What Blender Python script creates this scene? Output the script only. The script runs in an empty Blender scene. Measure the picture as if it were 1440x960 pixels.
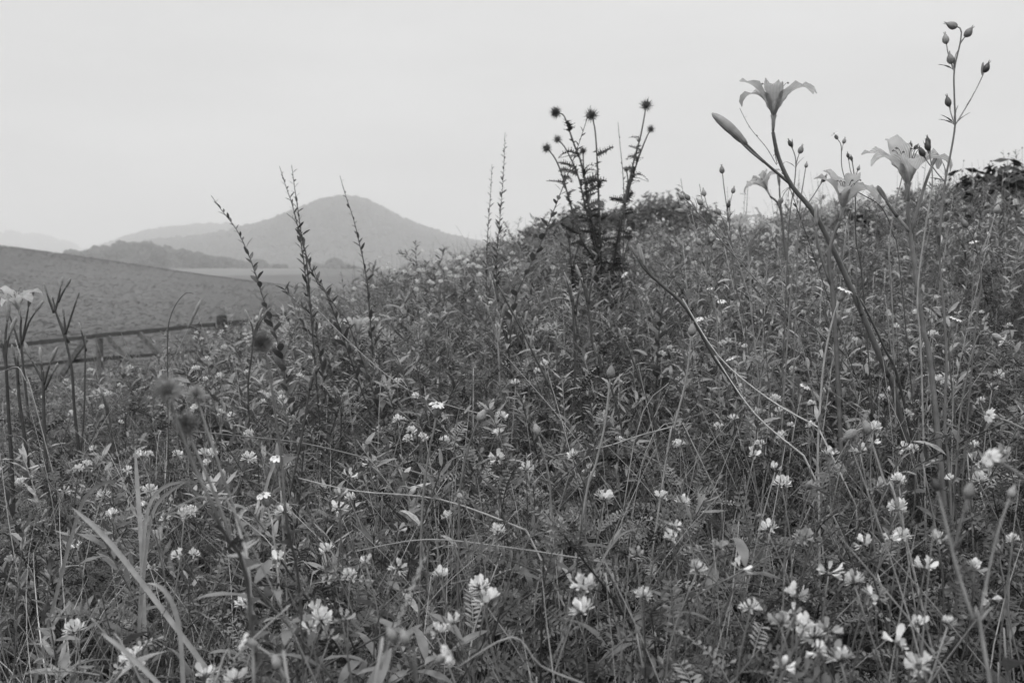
import bpy, math, random
import numpy as np
from mathutils import Vector, Matrix, Quaternion, Euler, noise

R = math.radians
rnd = random.Random(11)
C = bpy.context.scene.collection
SC = bpy.context.scene

# ------------------------------------------------------------------ camera
CZ = 0.75                                   # lens height above the ground at the photographer's feet
PITCH = math.atan(80 / 1400)
cam_d = bpy.data.cameras.new('camera')
cam_d.lens = 35; cam_d.sensor_width = 36
cam_d.clip_start = 0.02; cam_d.clip_end = 20000
cam_d.dof.use_dof = True
cam_d.dof.focus_distance = 1.5
cam_d.dof.aperture_fstop = 10.0
cam = bpy.data.objects.new('camera', cam_d)
cam.location = (0, 0, CZ)
cam.rotation_euler = (math.pi / 2 - PITCH, 0, 0)
C.objects.link(cam)
SC.camera = cam

# ------------------------------------------------------------------ sky (overcast), sun, exposure
SUN_EL, SUN_AZ = R(55), R(200)
world = bpy.data.worlds.new('World'); SC.world = world; world.use_nodes = True
wn = world.node_tree; wn.nodes.clear()
def WN(t, **k):
    n = wn.nodes.new(t)
    for a, b in k.items(): setattr(n, a, b)
    return n
w_out = WN('ShaderNodeOutputWorld'); w_bg = WN('ShaderNodeBackground')
w_sky = WN('ShaderNodeTexSky', sky_type='NISHITA')
w_sky.sun_disc = False; w_sky.sun_elevation = SUN_EL; w_sky.sun_rotation = SUN_AZ
w_sky.dust_density = 6.0; w_sky.air_density = 1.0
w_bw = WN('ShaderNodeRGBToBW')
w_tc = WN('ShaderNodeTexCoord'); w_sep = WN('ShaderNodeSeparateXYZ')
w_ramp = WN('ShaderNodeMapRange'); w_ramp.inputs[1].default_value = 0.0; w_ramp.inputs[2].default_value = 1.0
w_ramp.inputs[3].default_value = 6.5; w_ramp.inputs[4].default_value = 16.5      # cloud deck: brighter towards the zenith
w_map = WN('ShaderNodeMapping'); w_map.inputs['Scale'].default_value = (1.2, 1.2, 5.0)
w_noise = WN('ShaderNodeTexNoise'); w_noise.inputs['Scale'].default_value = 1.6; w_noise.inputs['Detail'].default_value = 4
w_nm = WN('ShaderNodeMapRange'); w_nm.inputs[1].default_value = 0.3; w_nm.inputs[2].default_value = 0.7
w_nm.inputs[3].default_value = 0.90; w_nm.inputs[4].default_value = 1.08
w_mul = WN('ShaderNodeMath', operation='MULTIPLY'); w_add = WN('ShaderNodeMath', operation='MULTIPLY_ADD')
L = wn.links.new
L(w_sky.outputs[0], w_bw.inputs[0])
L(w_tc.outputs['Generated'], w_sep.inputs[0]); w_pow = WN('ShaderNodeMath', operation='POWER'); w_pow.use_clamp = True; w_pow.inputs[1].default_value = 1.6; L(w_sep.outputs['Z'], w_pow.inputs[0]); L(w_pow.outputs[0], w_ramp.inputs[0])
L(w_tc.outputs['Generated'], w_map.inputs[0]); L(w_map.outputs[0], w_noise.inputs['Vector'])
L(w_noise.outputs['Fac'], w_nm.inputs[0])
L(w_ramp.outputs[0], w_mul.inputs[0]); L(w_nm.outputs[0], w_mul.inputs[1])
L(w_bw.outputs[0], w_add.inputs[0]); w_add.inputs[1].default_value = 0.08; L(w_mul.outputs[0], w_add.inputs[2])
L(w_add.outputs[0], w_bg.inputs['Color']); w_bg.inputs['Strength'].default_value = 0.1
L(w_bg.outputs[0], w_out.inputs['Surface'])

sun_d = bpy.data.lights.new('sun', 'SUN'); sun_d.energy = 1.5; sun_d.angle = R(12); sun_d.color = (1, 0.995, 0.985)
sun = bpy.data.objects.new('sun', sun_d); C.objects.link(sun)
sun_dir = Vector((math.sin(SUN_AZ) * math.cos(SUN_EL), math.cos(SUN_AZ) * math.cos(SUN_EL), math.sin(SUN_EL)))
sun.rotation_euler = sun_dir.to_track_quat('Z', 'Y').to_euler()
sun.location = (0, -5, 20)
SC.view_settings.view_transform = 'Standard'; SC.view_settings.look = 'None'
SC.view_settings.exposure = 0.04; SC.view_settings.gamma = 1.0
SC.view_settings.use_curve_mapping = False
SC.render.engine = 'CYCLES'
SC.cycles.max_bounces = 8; SC.cycles.diffuse_bounces = 2; SC.cycles.transmission_bounces = 4
SC.cycles.volume_bounces = 2; SC.cycles.transparent_max_bounces = 8
SC.cycles.use_denoising = True; SC.cycles.denoiser = 'OPENIMAGEDENOISE'; SC.cycles.denoising_input_passes = 'RGB_ALBEDO_NORMAL'; SC.cycles.denoising_prefilter = 'ACCURATE'

# ------------------------------------------------------------------ materials (the photograph is black and white)
def leafmat(name, col, var=0.62, rough=0.36, trans=0.25, spec=0.5, nscale=60.0, namt=0.25, vein=0):
    m = bpy.data.materials.new(name); m.use_nodes = True
    nt = m.node_tree; nt.nodes.clear()
    def N(t, **k):
        n = nt.nodes.new(t)
        for a, b in k.items(): setattr(n, a, b)
        return n
    out = N('ShaderNodeOutputMaterial'); bs = N('ShaderNodeBsdfPrincipled'); tr = N('ShaderNodeBsdfTranslucent')
    mix = N('ShaderNodeMixShader'); oi = N('ShaderNodeObjectInfo'); mr = N('ShaderNodeMapRange')
    mr.inputs[3].default_value = 1 - var; mr.inputs[4].default_value = 1 + var
    nz = N('ShaderNodeTexNoise'); nz.inputs['Scale'].default_value = nscale; nz.inputs['Detail'].default_value = 3
    tc = N('ShaderNodeTexCoord'); nm = N('ShaderNodeMapRange')
    nm.inputs[1].default_value = 0.3; nm.inputs[2].default_value = 0.7
    nm.inputs[3].default_value = 1 - namt; nm.inputs[4].default_value = 1 + namt
    mu = N('ShaderNodeMath', operation='MULTIPLY'); mu2 = N('ShaderNodeMath', operation='MULTIPLY')
    mu2.inputs[1].default_value = col
    l = nt.links.new
    l(oi.outputs['Random'], mr.inputs[0]); l(tc.outputs['Object'], nz.inputs['Vector']); l(nz.outputs['Fac'], nm.inputs[0])
    l(mr.outputs[0], mu.inputs[0]); l(nm.outputs[0], mu.inputs[1]); l(mu.outputs[0], mu2.inputs[0])
    l(mu2.outputs[0], bs.inputs['Base Color']); l(mu2.outputs[0], tr.inputs['Color'])
    if vein:
        wv = N('ShaderNodeTexWave', bands_direction='Y'); wv.inputs['Scale'].default_value = vein; wv.inputs['Distortion'].default_value = 1.5
        wr = N('ShaderNodeMapRange'); wr.inputs[3].default_value = .72; wr.inputs[4].default_value = 1.12; mu3 = N('ShaderNodeMath', operation='MULTIPLY')
        l(tc.outputs['Object'], wv.inputs['Vector']); l(wv.outputs['Fac'], wr.inputs[0]); l(mu.outputs[0], mu3.inputs[0]); l(wr.outputs[0], mu3.inputs[1]); l(mu3.outputs[0], mu2.inputs[0])
    bs.inputs['Roughness'].default_value = rough
    bs.inputs['Specular IOR Level'].default_value = spec
    mix.inputs[0].default_value = trans
    l(bs.outputs[0], mix.inputs[1]); l(tr.outputs[0], mix.inputs[2])
    l((mix if trans > 0 else bs).outputs[0], out.inputs['Surface'])
    return m
def groundmat(name, c0, c1, scale, bump=0.0, stretch=(1, 1, 1), c2=None, scale2=0.02):
    m = bpy.data.materials.new(name); m.use_nodes = True
    nt = m.node_tree; bs = nt.nodes['Principled BSDF']
    tc = nt.nodes.new('ShaderNodeTexCoord'); mp = nt.nodes.new('ShaderNodeMapping'); mp.inputs['Scale'].default_value = stretch
    nz = nt.nodes.new('ShaderNodeTexNoise'); nz.inputs['Scale'].default_value = scale; nz.inputs['Detail'].default_value = 8
    nz.inputs['Roughness'].default_value = 0.7
    mr = nt.nodes.new('ShaderNodeMapRange'); mr.inputs[1].default_value = 0.25; mr.inputs[2].default_value = 0.75
    mr.inputs[3].default_value = c0; mr.inputs[4].default_value = c1
    l = nt.links.new
    l(tc.outputs['Object'], mp.inputs[0]); l(mp.outputs[0], nz.inputs['Vector']); l(nz.outputs['Fac'], mr.inputs[0])
    n2 = nt.nodes.new('ShaderNodeTexNoise'); n2.inputs['Scale'].default_value = scale2; n2.inputs['Detail'].default_value = 3
    m2 = nt.nodes.new('ShaderNodeMapRange'); m2.inputs[1].default_value = 0.35; m2.inputs[2].default_value = 0.65
    m2.inputs[3].default_value = 1 - (c2 or 0); m2.inputs[4].default_value = 1 + (c2 or 0)
    mu = nt.nodes.new('ShaderNodeMath'); mu.operation = 'MULTIPLY'
    l(mp.outputs[0], n2.inputs['Vector']); l(n2.outputs['Fac'], m2.inputs[0])
    l(mr.outputs[0], mu.inputs[0]); l(m2.outputs[0], mu.inputs[1])
    l(mu.outputs[0], bs.inputs['Base Color'])
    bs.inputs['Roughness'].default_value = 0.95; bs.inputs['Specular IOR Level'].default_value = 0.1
    if bump:
        bp = nt.nodes.new('ShaderNodeBump'); bp.inputs['Strength'].default_value = 0.8; bp.inputs['Distance'].default_value = bump
        l(nz.outputs['Fac'], bp.inputs['Height']); l(bp.outputs[0], bs.inputs['Normal'])
    return m
M = {
 'vetch': leafmat('vetch_leaf', 0.074), 'vetch2': leafmat('vetch_leaf_pale', 0.19),
 'weed': leafmat('weed_leaf', 0.19), 'grass': leafmat('grass_blade', 0.33, var=.4), 'dry': leafmat('dry_stalk', 0.27, trans=0.1),
 'stem': leafmat('green_stem', 0.19, trans=0), 'darkstem': leafmat('dark_stem', 0.055, trans=0, var=.2),
 'hairy': leafmat('hairy_stem', 0.24, trans=0.1, rough=.8), 'calyx': leafmat('calyx', 0.33, trans=.2, var=.25, rough=.7, nscale=200, vein=190),
 'white': leafmat('white_petal', 0.76, var=.1, trans=.25, rough=.6, namt=.08),
 'pale': leafmat('pale_petal', 0.42, var=.2, trans=.25, rough=.6, namt=.15),
 'lily': leafmat('lily_petal', 0.56, var=.12, trans=.5, rough=.5, nscale=40, namt=.2, vein=130),
 'bud': leafmat('lily_bud', 0.29, var=.3, trans=.1, rough=.45, nscale=80, vein=120),
 'thistle': leafmat('thistle_head', 0.06, var=.25, trans=0, rough=.8), 'thleaf': leafmat('thistle_leaf', 0.06, var=.25, trans=.1),
 'wand': leafmat('wand_leaf', 0.10, var=.3), 'bark': leafmat('bark', 0.09, trans=0, rough=.9, nscale=8),
 'tree': leafmat('tree_leaf', 0.085, var=.25, trans=.25, rough=.6, nscale=3), 'bush': leafmat('bush_leaf', 0.03, var=.3, trans=.15),
 'wood': leafmat('weathered_wood', 0.11, var=.25, trans=0, rough=.9, nscale=25, namt=.5),
 'rail': leafmat('dark_rail', 0.04, var=.15, trans=0, rough=.7, nscale=25, namt=.4),
 'farwood': leafmat('far_crown', 0.05, var=.35, trans=0, rough=.9, nscale=.4, namt=.4),
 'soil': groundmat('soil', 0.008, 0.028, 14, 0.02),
 'crop': groundmat('crop', 0.065, 0.15, 2.2, 0.2, (1, 0.3, 1), 0.34, 0.022),
 'stubble': groundmat('stubble', 0.11, 0.17, 0.4, 0.1, (1, 0.3, 1), 0.1, 0.03),
 'valley': groundmat('valley', 0.06, 0.12, 0.05, 0.5, (1, 1, 1), 0.2, 0.01),
 'hill': groundmat('hill_woods', 0.03, 0.075, 0.06, 4.0, (1, 1, 1), 0.2, 0.008),
}

# ------------------------------------------------------------------ helpers
def ray(px, py):
    u, v = (px - 720) / 1400, (480 - py) / 1400
    c, s = math.cos(PITCH), math.sin(PITCH)
    d = Vector((u, c + v * s, -s + v * c))
    return d / d.y
def P(px, py, Y):
    r = ray(px, py)
    return Vector((r.x * Y, Y, CZ + r.z * Y))
def smooth(a, b, t):
    t = min(1, max(0, (t - a) / (b - a)))
    return t * t * (3 - 2 * t)
def sat(y):
    return y if y < 4.5 else 4.5 + 3 * (1 - math.exp(-(y - 4.5) / 3))
def canopy(x, y):
    """top of the plant cover on the bank"""
    yy = max(y, -6.0)
    z = -0.38 + 0.10 * sat(yy)
    if x > 0:
        q = min(x, 4.0); z += 0.02 * q + 0.027 * q * q + 0.15 * max(0, min(x, 9) - 4)
    else:
        z += 0.20 * max(x, -9)
        t = min(max(0.0, -x - 1.3), 12)
        z -= 0.2 * t + 0.010 * t * t
        z -= 0.12 * smooth(.3, 1.2, -x) * smooth(3, 5.5, y) + 0.14 * smooth(1.5, 2.4, -x) * smooth(4, 7, y)
    k = min(1, max(0, (y - .3) / 1.2))
    z += 0.085 * k * noise.noise(Vector((x * 2.1, y * 2.1, 3.1))) + 0.07 * k * noise.noise(Vector((x * .55, y * .55, 7.7))) + 0.07 * smooth(2.2, 4, y) * noise.noise(Vector((x * 1.2, y * 1.2, 17.7)))
    z -= 0.08 * smooth(2.8, 4.5, y) * math.exp(-((x / max(y, .5) + .075) / .06) ** 2)
    z -= 0.06 * smooth(4, 6, y) * math.exp(-((x / max(y, .5) - .17) / .07) ** 2)
    return CZ + z
def valley(x, y):
    r = math.hypot(x, y)
    if y < 20: return -3.0
    xx = max(-140, min(10, x))
    z = -3.0 + min((y - 30) / 120, 1.0) * (-1.9 - 0.138 * xx) if y > 30 else -3.0
    z += 0.35 * noise.noise(Vector((x * .03, y * .03, 1))) * smooth(30, 90, y)
    if y > 150:
        z = z * (1 - smooth(150, 270, y)) + -7 * smooth(150, 270, y)
    if y > 270:
        z += 7 * smooth(270, 400, y) + 9 * smooth(400, 560, y) * smooth(40, -90, x)
    return z
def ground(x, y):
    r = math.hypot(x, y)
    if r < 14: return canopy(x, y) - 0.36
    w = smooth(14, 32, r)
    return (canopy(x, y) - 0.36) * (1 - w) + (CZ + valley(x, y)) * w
def on_canopy(px, py, lift=0.0):
    r = ray(px, py); y = 0.35
    prev = y
    while y < 16:
        if CZ + r.z * y <= canopy(r.x * y, y) + lift: break
        prev = y; y *= 1.012
    return Vector((r.x * y, y, CZ + r.z * y))

LANDMARKS = [((1085, 400), 'the stem of the tall leaning lily'), ((1285, 440), 'the wide lily stem'), ((1328, 520), 'the tallest campion stem'), ((1153, 600), 'the campion with arching leaves'),
 ((1400, 590), 'the sideways campion with striped calyx'), ((1405, 680), 'the close bent campion'), ((1340, 790), 'the blurred hairy stem'), ((1420, 900), 'the broad toothed leaves'), ((1235, 650), 'the hooked campion pods'),
 ((1130, 880), 'the densest vetch clump'), ((1190, 790), 'the fern-like vetch leaves under the hooked pods'), ((1080, 760), 'the thin upright blade'), ((1000, 560), 'the leaning bud stalk foot'), ((945, 640), 'the curved pale pod stem'), ((830, 700), 'the tall fuzzy pod stem'),
 ((775, 690), 'the tilted pod'), ((605, 640), 'the single open campion'), ((655, 640), 'the campion with swollen pod'), ((870, 760), 'the narrow arched blade'), ((700, 880), 'the thin bent foreground stalk'), ((575, 900), 'the close hairy pod'),
 ((500, 690), 'the low dry stalk'), ((440, 850), 'the foot of the bent black stalk'), ((370, 920), 'the close nodding campion'), ((410, 690), 'the bent black stalk'), ((395, 590), 'the woolly thistle stem'), ((300, 640), 'the three headed blurred thistle'), ((200, 720), 'the upright broad blade'),
 ((110, 640), 'the dark lily stalks'), ((50, 700), 'the bud fan stalk foot'), ((60, 800), 'the arching furry grass foot'), ((220, 900), 'the curling broad blade'), ((180, 540), 'the rails of the fence'), ((350, 540), 'the three budded dark stalk'), ((510, 540), 'the drooping lily stem'), ((560, 430), 'the foot of the paired wands'),
 ((730, 530), 'the dark hollow of the middle slope'), ((700, 400), 'the upright twin wands'), ((850, 400), 'the spiny thistle clump'), ((960, 420), 'the fat curved bud stalk'), ((1050, 430), 'the slanting campion stem'), ((1200, 360), 'the small dark bush'), ((1410, 330), 'the large dark bush'), ((1180, 480), 'the foot of the pale drooping lily'),
 ((1380, 440), 'the open seed pod'), ((40, 540), 'the fence end'), ((280, 490), 'the fence post'), ((900, 340), 'the brow below the trees')]
def near_mark(p):
    """the named thing nearest to a point, by bearing and slope"""
    y = max(p.y, .3); a = (p.x / y, (p.z - CZ) / y); best = None
    for (px, py), nm in LANDMARKS:
        q = ray(px, py); d = (q.x - a[0]) ** 2 + (q.z - a[1]) ** 2
        if best is None or d < best[0]: best = (d, nm)
    return best[1]
def by_mark(prefix, group, p):
    m = near_mark(p); return prefix + ' by ' + m, group + ' by ' + m

class MB:
    def __init__(s): s.v = []; s.f = []
    def tube(s, pts, radii, n=5, cap=True):
        pts = [Vector(p) for p in pts]; k = len(pts)
        if not hasattr(radii, '__len__'): radii = [radii] * k
        if len(radii) == 2 and k != 2: radii = [radii[0] + (radii[1] - radii[0]) * i / (k - 1) for i in range(k)]
        t = (pts[1] - pts[0]).normalized()
        a = t.orthogonal().normalized(); b0 = len(s.v)
        for i in range(k):
            t2 = (pts[min(i + 1, k - 1)] - pts[max(i - 1, 0)])
            if t2.length > 1e-9: t2.normalize()
            else: t2 = t
            a = (a - t2 * a.dot(t2)).normalized(); b = t2.cross(a); t = t2
            for j in range(n):
                an = 2 * math.pi * j / n
                s.v.append(pts[i] + (a * math.cos(an) + b * math.sin(an)) * radii[i])
        for i in range(k - 1):
            for j in range(n):
                q = b0 + i * n; s.f.append((q + j, q + (j + 1) % n, q + n + (j + 1) % n, q + n + j))
        if cap:
            s.f.append(tuple(b0 + j for j in range(n))[::-1]); s.f.append(tuple(b0 + (k - 1) * n + j for j in range(n)))
        return s
    def blade(s, base, d, up, length, width, bend=0.6, segs=5, fold=0.15, shape='leaf', wave=0.0, twist=0.0):
        """a leaf as a bent, folded ribbon: bend in radians over the length"""
        d = Vector(d).normalized(); up = Vector(up); side = d.cross(up)
        if side.length < 1e-4: side = d.orthogonal()
        side.normalize(); up = side.cross(d).normalized()
        p = Vector(base); b0 = len(s.v); ph = rnd.random() * 6
        for i in range(segs + 1):
            t = i / segs
            if shape == 'leaf': w = math.sin(math.pi * min(1, t * 0.97 + .03)) ** 0.75 * (1.12 - .35 * t)
            elif shape == 'grass': w = (1 - t) ** 0.55 * min(1, .6 + t * 3)
            elif shape == 'petal': w = max(.16, math.sin(math.pi * (0.05 + t * 0.86)) ** .9 * (.55 + .6 * t))
            elif shape == 'ovate': w = math.sin(math.pi * (t * .96 + .04)) ** .6
            elif shape == 'obov': w = max(.08, math.sin(math.pi * (t * .93 + .02)) ** .8 * (.35 + .85 * t))
            else: w = 1
            w = max(w * width / 2, 0.00012)
            ang = -bend * t
            dd = d * math.cos(ang) + up * math.sin(ang); uu = up * math.cos(ang) - d * math.sin(ang)
            ss = side
            if twist:
                ss = side * math.cos(twist * t) + uu * math.sin(twist * t); uu = uu * math.cos(twist * t) - side * math.sin(twist * t)
            wv = wave * w * math.sin(ph + i * 2.1)
            s.v += [p - ss * w + uu * (w * fold + wv), p.copy(), p + ss * w + uu * (w * fold - wv)]
            p = p + dd * (length / segs)
        for i in range(segs):
            q = b0 + i * 3
            s.f += [(q, q + 1, q + 4, q + 3), (q + 1, q + 2, q + 5, q + 4)]
        return s
    def lathe(s, base, axis, prof, n=7, bendv=None):
        """prof: (distance along the axis, radius)"""
        axis = Vector(axis).normalized(); a = axis.orthogonal().normalized(); b = axis.cross(a); b0 = len(s.v)
        for z, r in prof:
            c = Vector(base) + axis * z
            if bendv is not None: c += Vector(bendv) * (z * z)
            for j in range(n):
                an = 2 * math.pi * j / n
                s.v.append(c + (a * math.cos(an) + b * math.sin(an)) * r)
        for i in range(len(prof) - 1):
            for j in range(n):
                q = b0 + i * n; s.f.append((q + j, q + (j + 1) % n, q + n + (j + 1) % n, q + n + j))
        s.f.append(tuple(b0 + j for j in range(n))[::-1]); s.f.append(tuple(b0 + (len(prof) - 1) * n + j for j in range(n)))
        return s
    def box(s, c, ax, ay, az):
        c = Vector(c); b0 = len(s.v)
        for i in (-1, 1):
            for j in (-1, 1):
                for k in (-1, 1): s.v.append(c + ax * i + ay * j + az * k)
        for q in ((0, 1, 3, 2), (4, 6, 7, 5), (0, 4, 5, 1), (2, 3, 7, 6), (0, 2, 6, 4), (1, 5, 7, 3)): s.f.append(tuple(b0 + i for i in q))
        return s
    def mesh(s, name, mat, smooth_=True):
        me = bpy.data.meshes.new(name)
        me.from_pydata([tuple(v) for v in s.v], [], s.f)
        mats = mat if isinstance(mat, (list, tuple)) else [mat]
        for q in mats: me.materials.append(M[q] if isinstance(q, str) else q)
        if smooth_: me.shade_smooth()
        return me
def link(name, me, parent=None, loc=(0, 0, 0), rot=None, scale=1.0):
    o = bpy.data.objects.new(name, me)
    o.location = loc
    if rot is not None:
        if isinstance(rot, Quaternion): o.rotation_mode = 'QUATERNION'; o.rotation_quaternion = rot
        else: o.rotation_euler = rot
    o.scale = (scale,) * 3 if not hasattr(scale, '__len__') else scale
    o.parent = parent
    C.objects.link(o)
    return o
def thing(name, loc, label, cat, group=None):
    o = bpy.data.objects.new(name, None); o.empty_display_size = 0.05
    o.location = loc; C.objects.link(o)
    tag(o, label, cat, group)
    return o
def tag(o, label=None, cat=None, group=None, kind=None):
    if label: o['label'] = label
    if cat: o['category'] = cat
    if group: o['group'] = group
    if kind: o['kind'] = kind
    return o
def track(d, roll=0.0):
    """rotation whose local +Z points along d"""
    return Vector(d).to_track_quat('Z', 'Y') @ Quaternion((0, 0, 1), roll)
def trackx(d, roll=0.0):
    return Vector(d).to_track_quat('X', 'Z') @ Quaternion((1, 0, 0), roll)
def spline(pts, n=4):
    pts = [Vector(p) for p in pts]; out = []
    for i in range(len(pts) - 1):
        p0 = pts[max(i - 1, 0)]; p1 = pts[i]; p2 = pts[i + 1]; p3 = pts[min(i + 2, len(pts) - 1)]
        for k in range(n):
            t = k / n
            out.append(.5 * ((2 * p1) + (p2 - p0) * t + (2 * p0 - 5 * p1 + 4 * p2 - p3) * t * t + (3 * p1 - p0 - 3 * p2 + p3) * t ** 3))
    out.append(pts[-1]); return out
def along(path, t):
    """point and tangent at fraction t of the length"""
    ls = [0]
    for a, b in zip(path, path[1:]): ls.append(ls[-1] + (b - a).length)
    T = t * ls[-1]
    for i in range(len(path) - 1):
        if ls[i + 1] >= T:
            f = (T - ls[i]) / max(1e-9, ls[i + 1] - ls[i]); return path[i].lerp(path[i + 1], f), (path[i + 1] - path[i]).normalized()
    return path[-1], (path[-1] - path[-2]).normalized()
def rdir(elev_lo, elev_hi):
    a = rnd.uniform(0, 2 * math.pi); e = rnd.uniform(elev_lo, elev_hi)
    return Vector((math.cos(a) * math.cos(e), math.sin(a) * math.cos(e), math.sin(e)))

# ------------------------------------------------------------------ the setting: one ground sheet in three covers
def make_ground():
    NA = 220
    angs = [(-math.pi + 2 * math.pi * i / NA) for i in range(NA)]
    rr = [0.0]; r = 0.25
    while r < 4000: rr.append(r); r *= 1.075
    kinds = {'ground': MB(), 'crop_field': MB(), 'far_field': MB(), 'valley_floor': MB()}
    idx = {k: {} for k in kinds}
    def vert(k, i, j):
        d = idx[k]; j %= NA
        if i == 0: j = 0
        if (i, j) not in d:
            x, y = rr[i] * math.sin(angs[j]), rr[i] * math.cos(angs[j])
            d[(i, j)] = len(kinds[k].v); kinds[k].v.append(Vector((x, y, ground(x, y))))
        return d[(i, j)]
    for i in range(len(rr) - 1):
        for j in range(NA):
            a = (angs[j] + math.pi / NA); rm = (rr[i] + rr[i + 1]) / 2
            x, y = rm * math.sin(a), rm * math.cos(a)
            k = 'ground' if rm < 19 else 'valley_floor'
            if rm >= 19 and y > 0 and x < 25 and rm < 240: k = 'crop_field'
            if 470 < y < 600 and -.40 * y < x < -.205 * y: k = 'far_field'
            if i == 0: kinds[k].f.append((vert(k, 0, 0), vert(k, 1, j + 1), vert(k, 1, j)))
            else: kinds[k].f.append((vert(k, i, j), vert(k, i, j + 1), vert(k, i + 1, j + 1), vert(k, i + 1, j)))
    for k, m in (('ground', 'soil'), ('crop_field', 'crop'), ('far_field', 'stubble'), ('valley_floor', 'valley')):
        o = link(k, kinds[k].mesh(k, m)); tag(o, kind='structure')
make_ground()

# hills: ridge outlines given as (x, height) at their real distance, with depth
def make_hill(name, Y, outline, depth, seed):
    pts = [P(px, py, Y) for px, py in outline]
    xs = [p.x for p in pts]; hs = [p.z for p in pts]
    m = MB(); NX, NY = 120, 26
    for j in range(NY + 1):
        s = -1 + 2 * j / NY
        for i in range(NX + 1):
            x = xs[0] + (xs[-1] - xs[0]) * i / NX
            h = float(np.interp(x, xs, hs)); f = math.cos(s * math.pi / 2) ** 0.8
            y = Y + s * depth
            n = noise.noise(Vector((x * .006 + seed, y * .006, 0))) * .14 * (1 - abs(s)) * (0 if abs(s) < .1 else 1)
            m.v.append(Vector((x, y, -12 + (h + 12) * max(0, f + n * f))))
    for j in range(NY):
        for i in range(NX):
            q = j * (NX + 1) + i; m.f.append((q, q + 1, q + NX + 2, q + NX + 1))
    o = link(name, m.mesh(name, 'hill')); tag(o, kind='structure')
    return o, m, NX, NY
h_main = make_hill('hill', 1500, [(120, 400), (200, 356), (250, 348), (330, 339), (400, 321), (440, 307), (470, 295), (494, 287), (512, 288), (535, 300), (560, 314), (600, 330), (640, 341), (680, 351), (720, 358), (800, 372), (950, 395), (1100, 410)], 420, 1)
h_far = make_hill('far_ridge', 2150, [(60, 400), (150, 356), (205, 338), (240, 327), (280, 319), (320, 318), (350, 324), (420, 345), (520, 400)], 420, 5)
h_left = make_hill('distant_hill', 3000, [(-500, 392), (-200, 350), (-60, 337), (0, 335), (35, 331), (60, 333), (85, 341), (110, 350), (150, 365), (260, 400)], 500, 9)

# ------------------------------------------------------------------ scattering (for what nobody could count)
def scatter(name, metas, pts, rots, scl, idx, label=None):
    col = bpy.data.collections.new('source_' + name)
    for i, me in enumerate(metas):
        o = bpy.data.objects.new('%s_source_%02d' % (name, i), me); col.objects.link(o)
    me = bpy.data.meshes.new(name); n = len(pts)
    me.vertices.add(n); me.vertices.foreach_set('co', np.asarray(pts, dtype=np.float32).ravel())
    for an, tp, dat in (('rot', 'FLOAT_VECTOR', rots), ('scl', 'FLOAT', scl), ('idx', 'INT', idx)):
        at = me.attributes.new(an, tp, 'POINT')
        at.data.foreach_set('vector' if tp == 'FLOAT_VECTOR' else 'value', np.asarray(dat, dtype=np.int32 if tp == 'INT' else np.float32).ravel())
    o = bpy.data.objects.new(name, me); C.objects.link(o)
    ng = bpy.data.node_groups.new(name + '_nodes', 'GeometryNodeTree')
    ng.interface.new_socket('Geometry', in_out='INPUT', socket_type='NodeSocketGeometry')
    ng.interface.new_socket('Geometry', in_out='OUTPUT', socket_type='NodeSocketGeometry')
    gi = ng.nodes.new('NodeGroupInput'); go = ng.nodes.new('NodeGroupOutput')
    ip = ng.nodes.new('GeometryNodeInstanceOnPoints'); ci = ng.nodes.new('GeometryNodeCollectionInfo')
    ci.inputs['Collection'].default_value = col; ci.inputs['Separate Children'].default_value = True; ci.inputs['Reset Children'].default_value = True
    ip.inputs['Pick Instance'].default_value = True
    def attr(nm, dt):
        a = ng.nodes.new('GeometryNodeInputNamedAttribute'); a.data_type = dt; a.inputs['Name'].default_value = nm; return a.outputs['Attribute']
    l = ng.links.new
    e2r = ng.nodes.new('FunctionNodeEulerToRotation')
    l(attr('rot', 'FLOAT_VECTOR'), e2r.inputs[0]); l(e2r.outputs[0], ip.inputs['Rotation'])
    l(attr('scl', 'FLOAT'), ip.inputs['Scale']); l(attr('idx', 'INT'), ip.inputs['Instance Index'])
    l(gi.outputs[0], ip.inputs['Points']); l(ci.outputs[0], ip.inputs['Instance']); l(ip.outputs[0], go.inputs[0])
    md = o.modifiers.new('scatter', 'NODES'); md.node_group = ng
    tag(o, label, kind='stuff')
    return o

# --- crowns for far woods
def far_crown(seed):
    m = MB(); r_ = random.Random(seed)
    for k in range(70):
        a = r_.uniform(0, 6.28); z = r_.uniform(-.35, 1); q = math.sqrt(max(0, 1 - z * z)) * r_.uniform(.75, 1.05)
        c = Vector((math.cos(a) * q, math.sin(a) * q, z * r_.uniform(.8, 1.1)))
        n = c.normalized(); t = n.orthogonal().normalized(); b = n.cross(t); s = r_.uniform(.22, .4)
        i0 = len(m.v); a0 = r_.uniform(0, 6)
        for j in range(5):
            an = a0 + j * 1.2566; m.v.append(c + (t * math.cos(an) + b * math.sin(an)) * s * r_.uniform(.7, 1.2) - n * r_.uniform(0, .12))
        m.v.append(c + n * .14)
        for j in range(5): m.f.append((i0 + j, i0 + (j + 1) % 5, i0 + 5))
    m.lathe((0, 0, -.9), (0, 0, 1), [(0, .5), (.5, .75), (1, .8), (1.5, .55), (1.75, .1)], 8)
    return m.mesh('far_crown', 'farwood', False)
crowns = [far_crown(i) for i in range(5)]
def wood(name, surf_pts, size, seed):
    r_ = random.Random(seed)
    pts = [(p[0], p[1], p[2]) for p in surf_pts]
    scatter(name, crowns, pts, [(0, 0, r_.uniform(0, 6.28)) for _ in pts], [r_.uniform(*size) for _ in pts], [r_.randrange(5) for _ in pts],
            'hazy wooded cover of trees')
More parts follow.
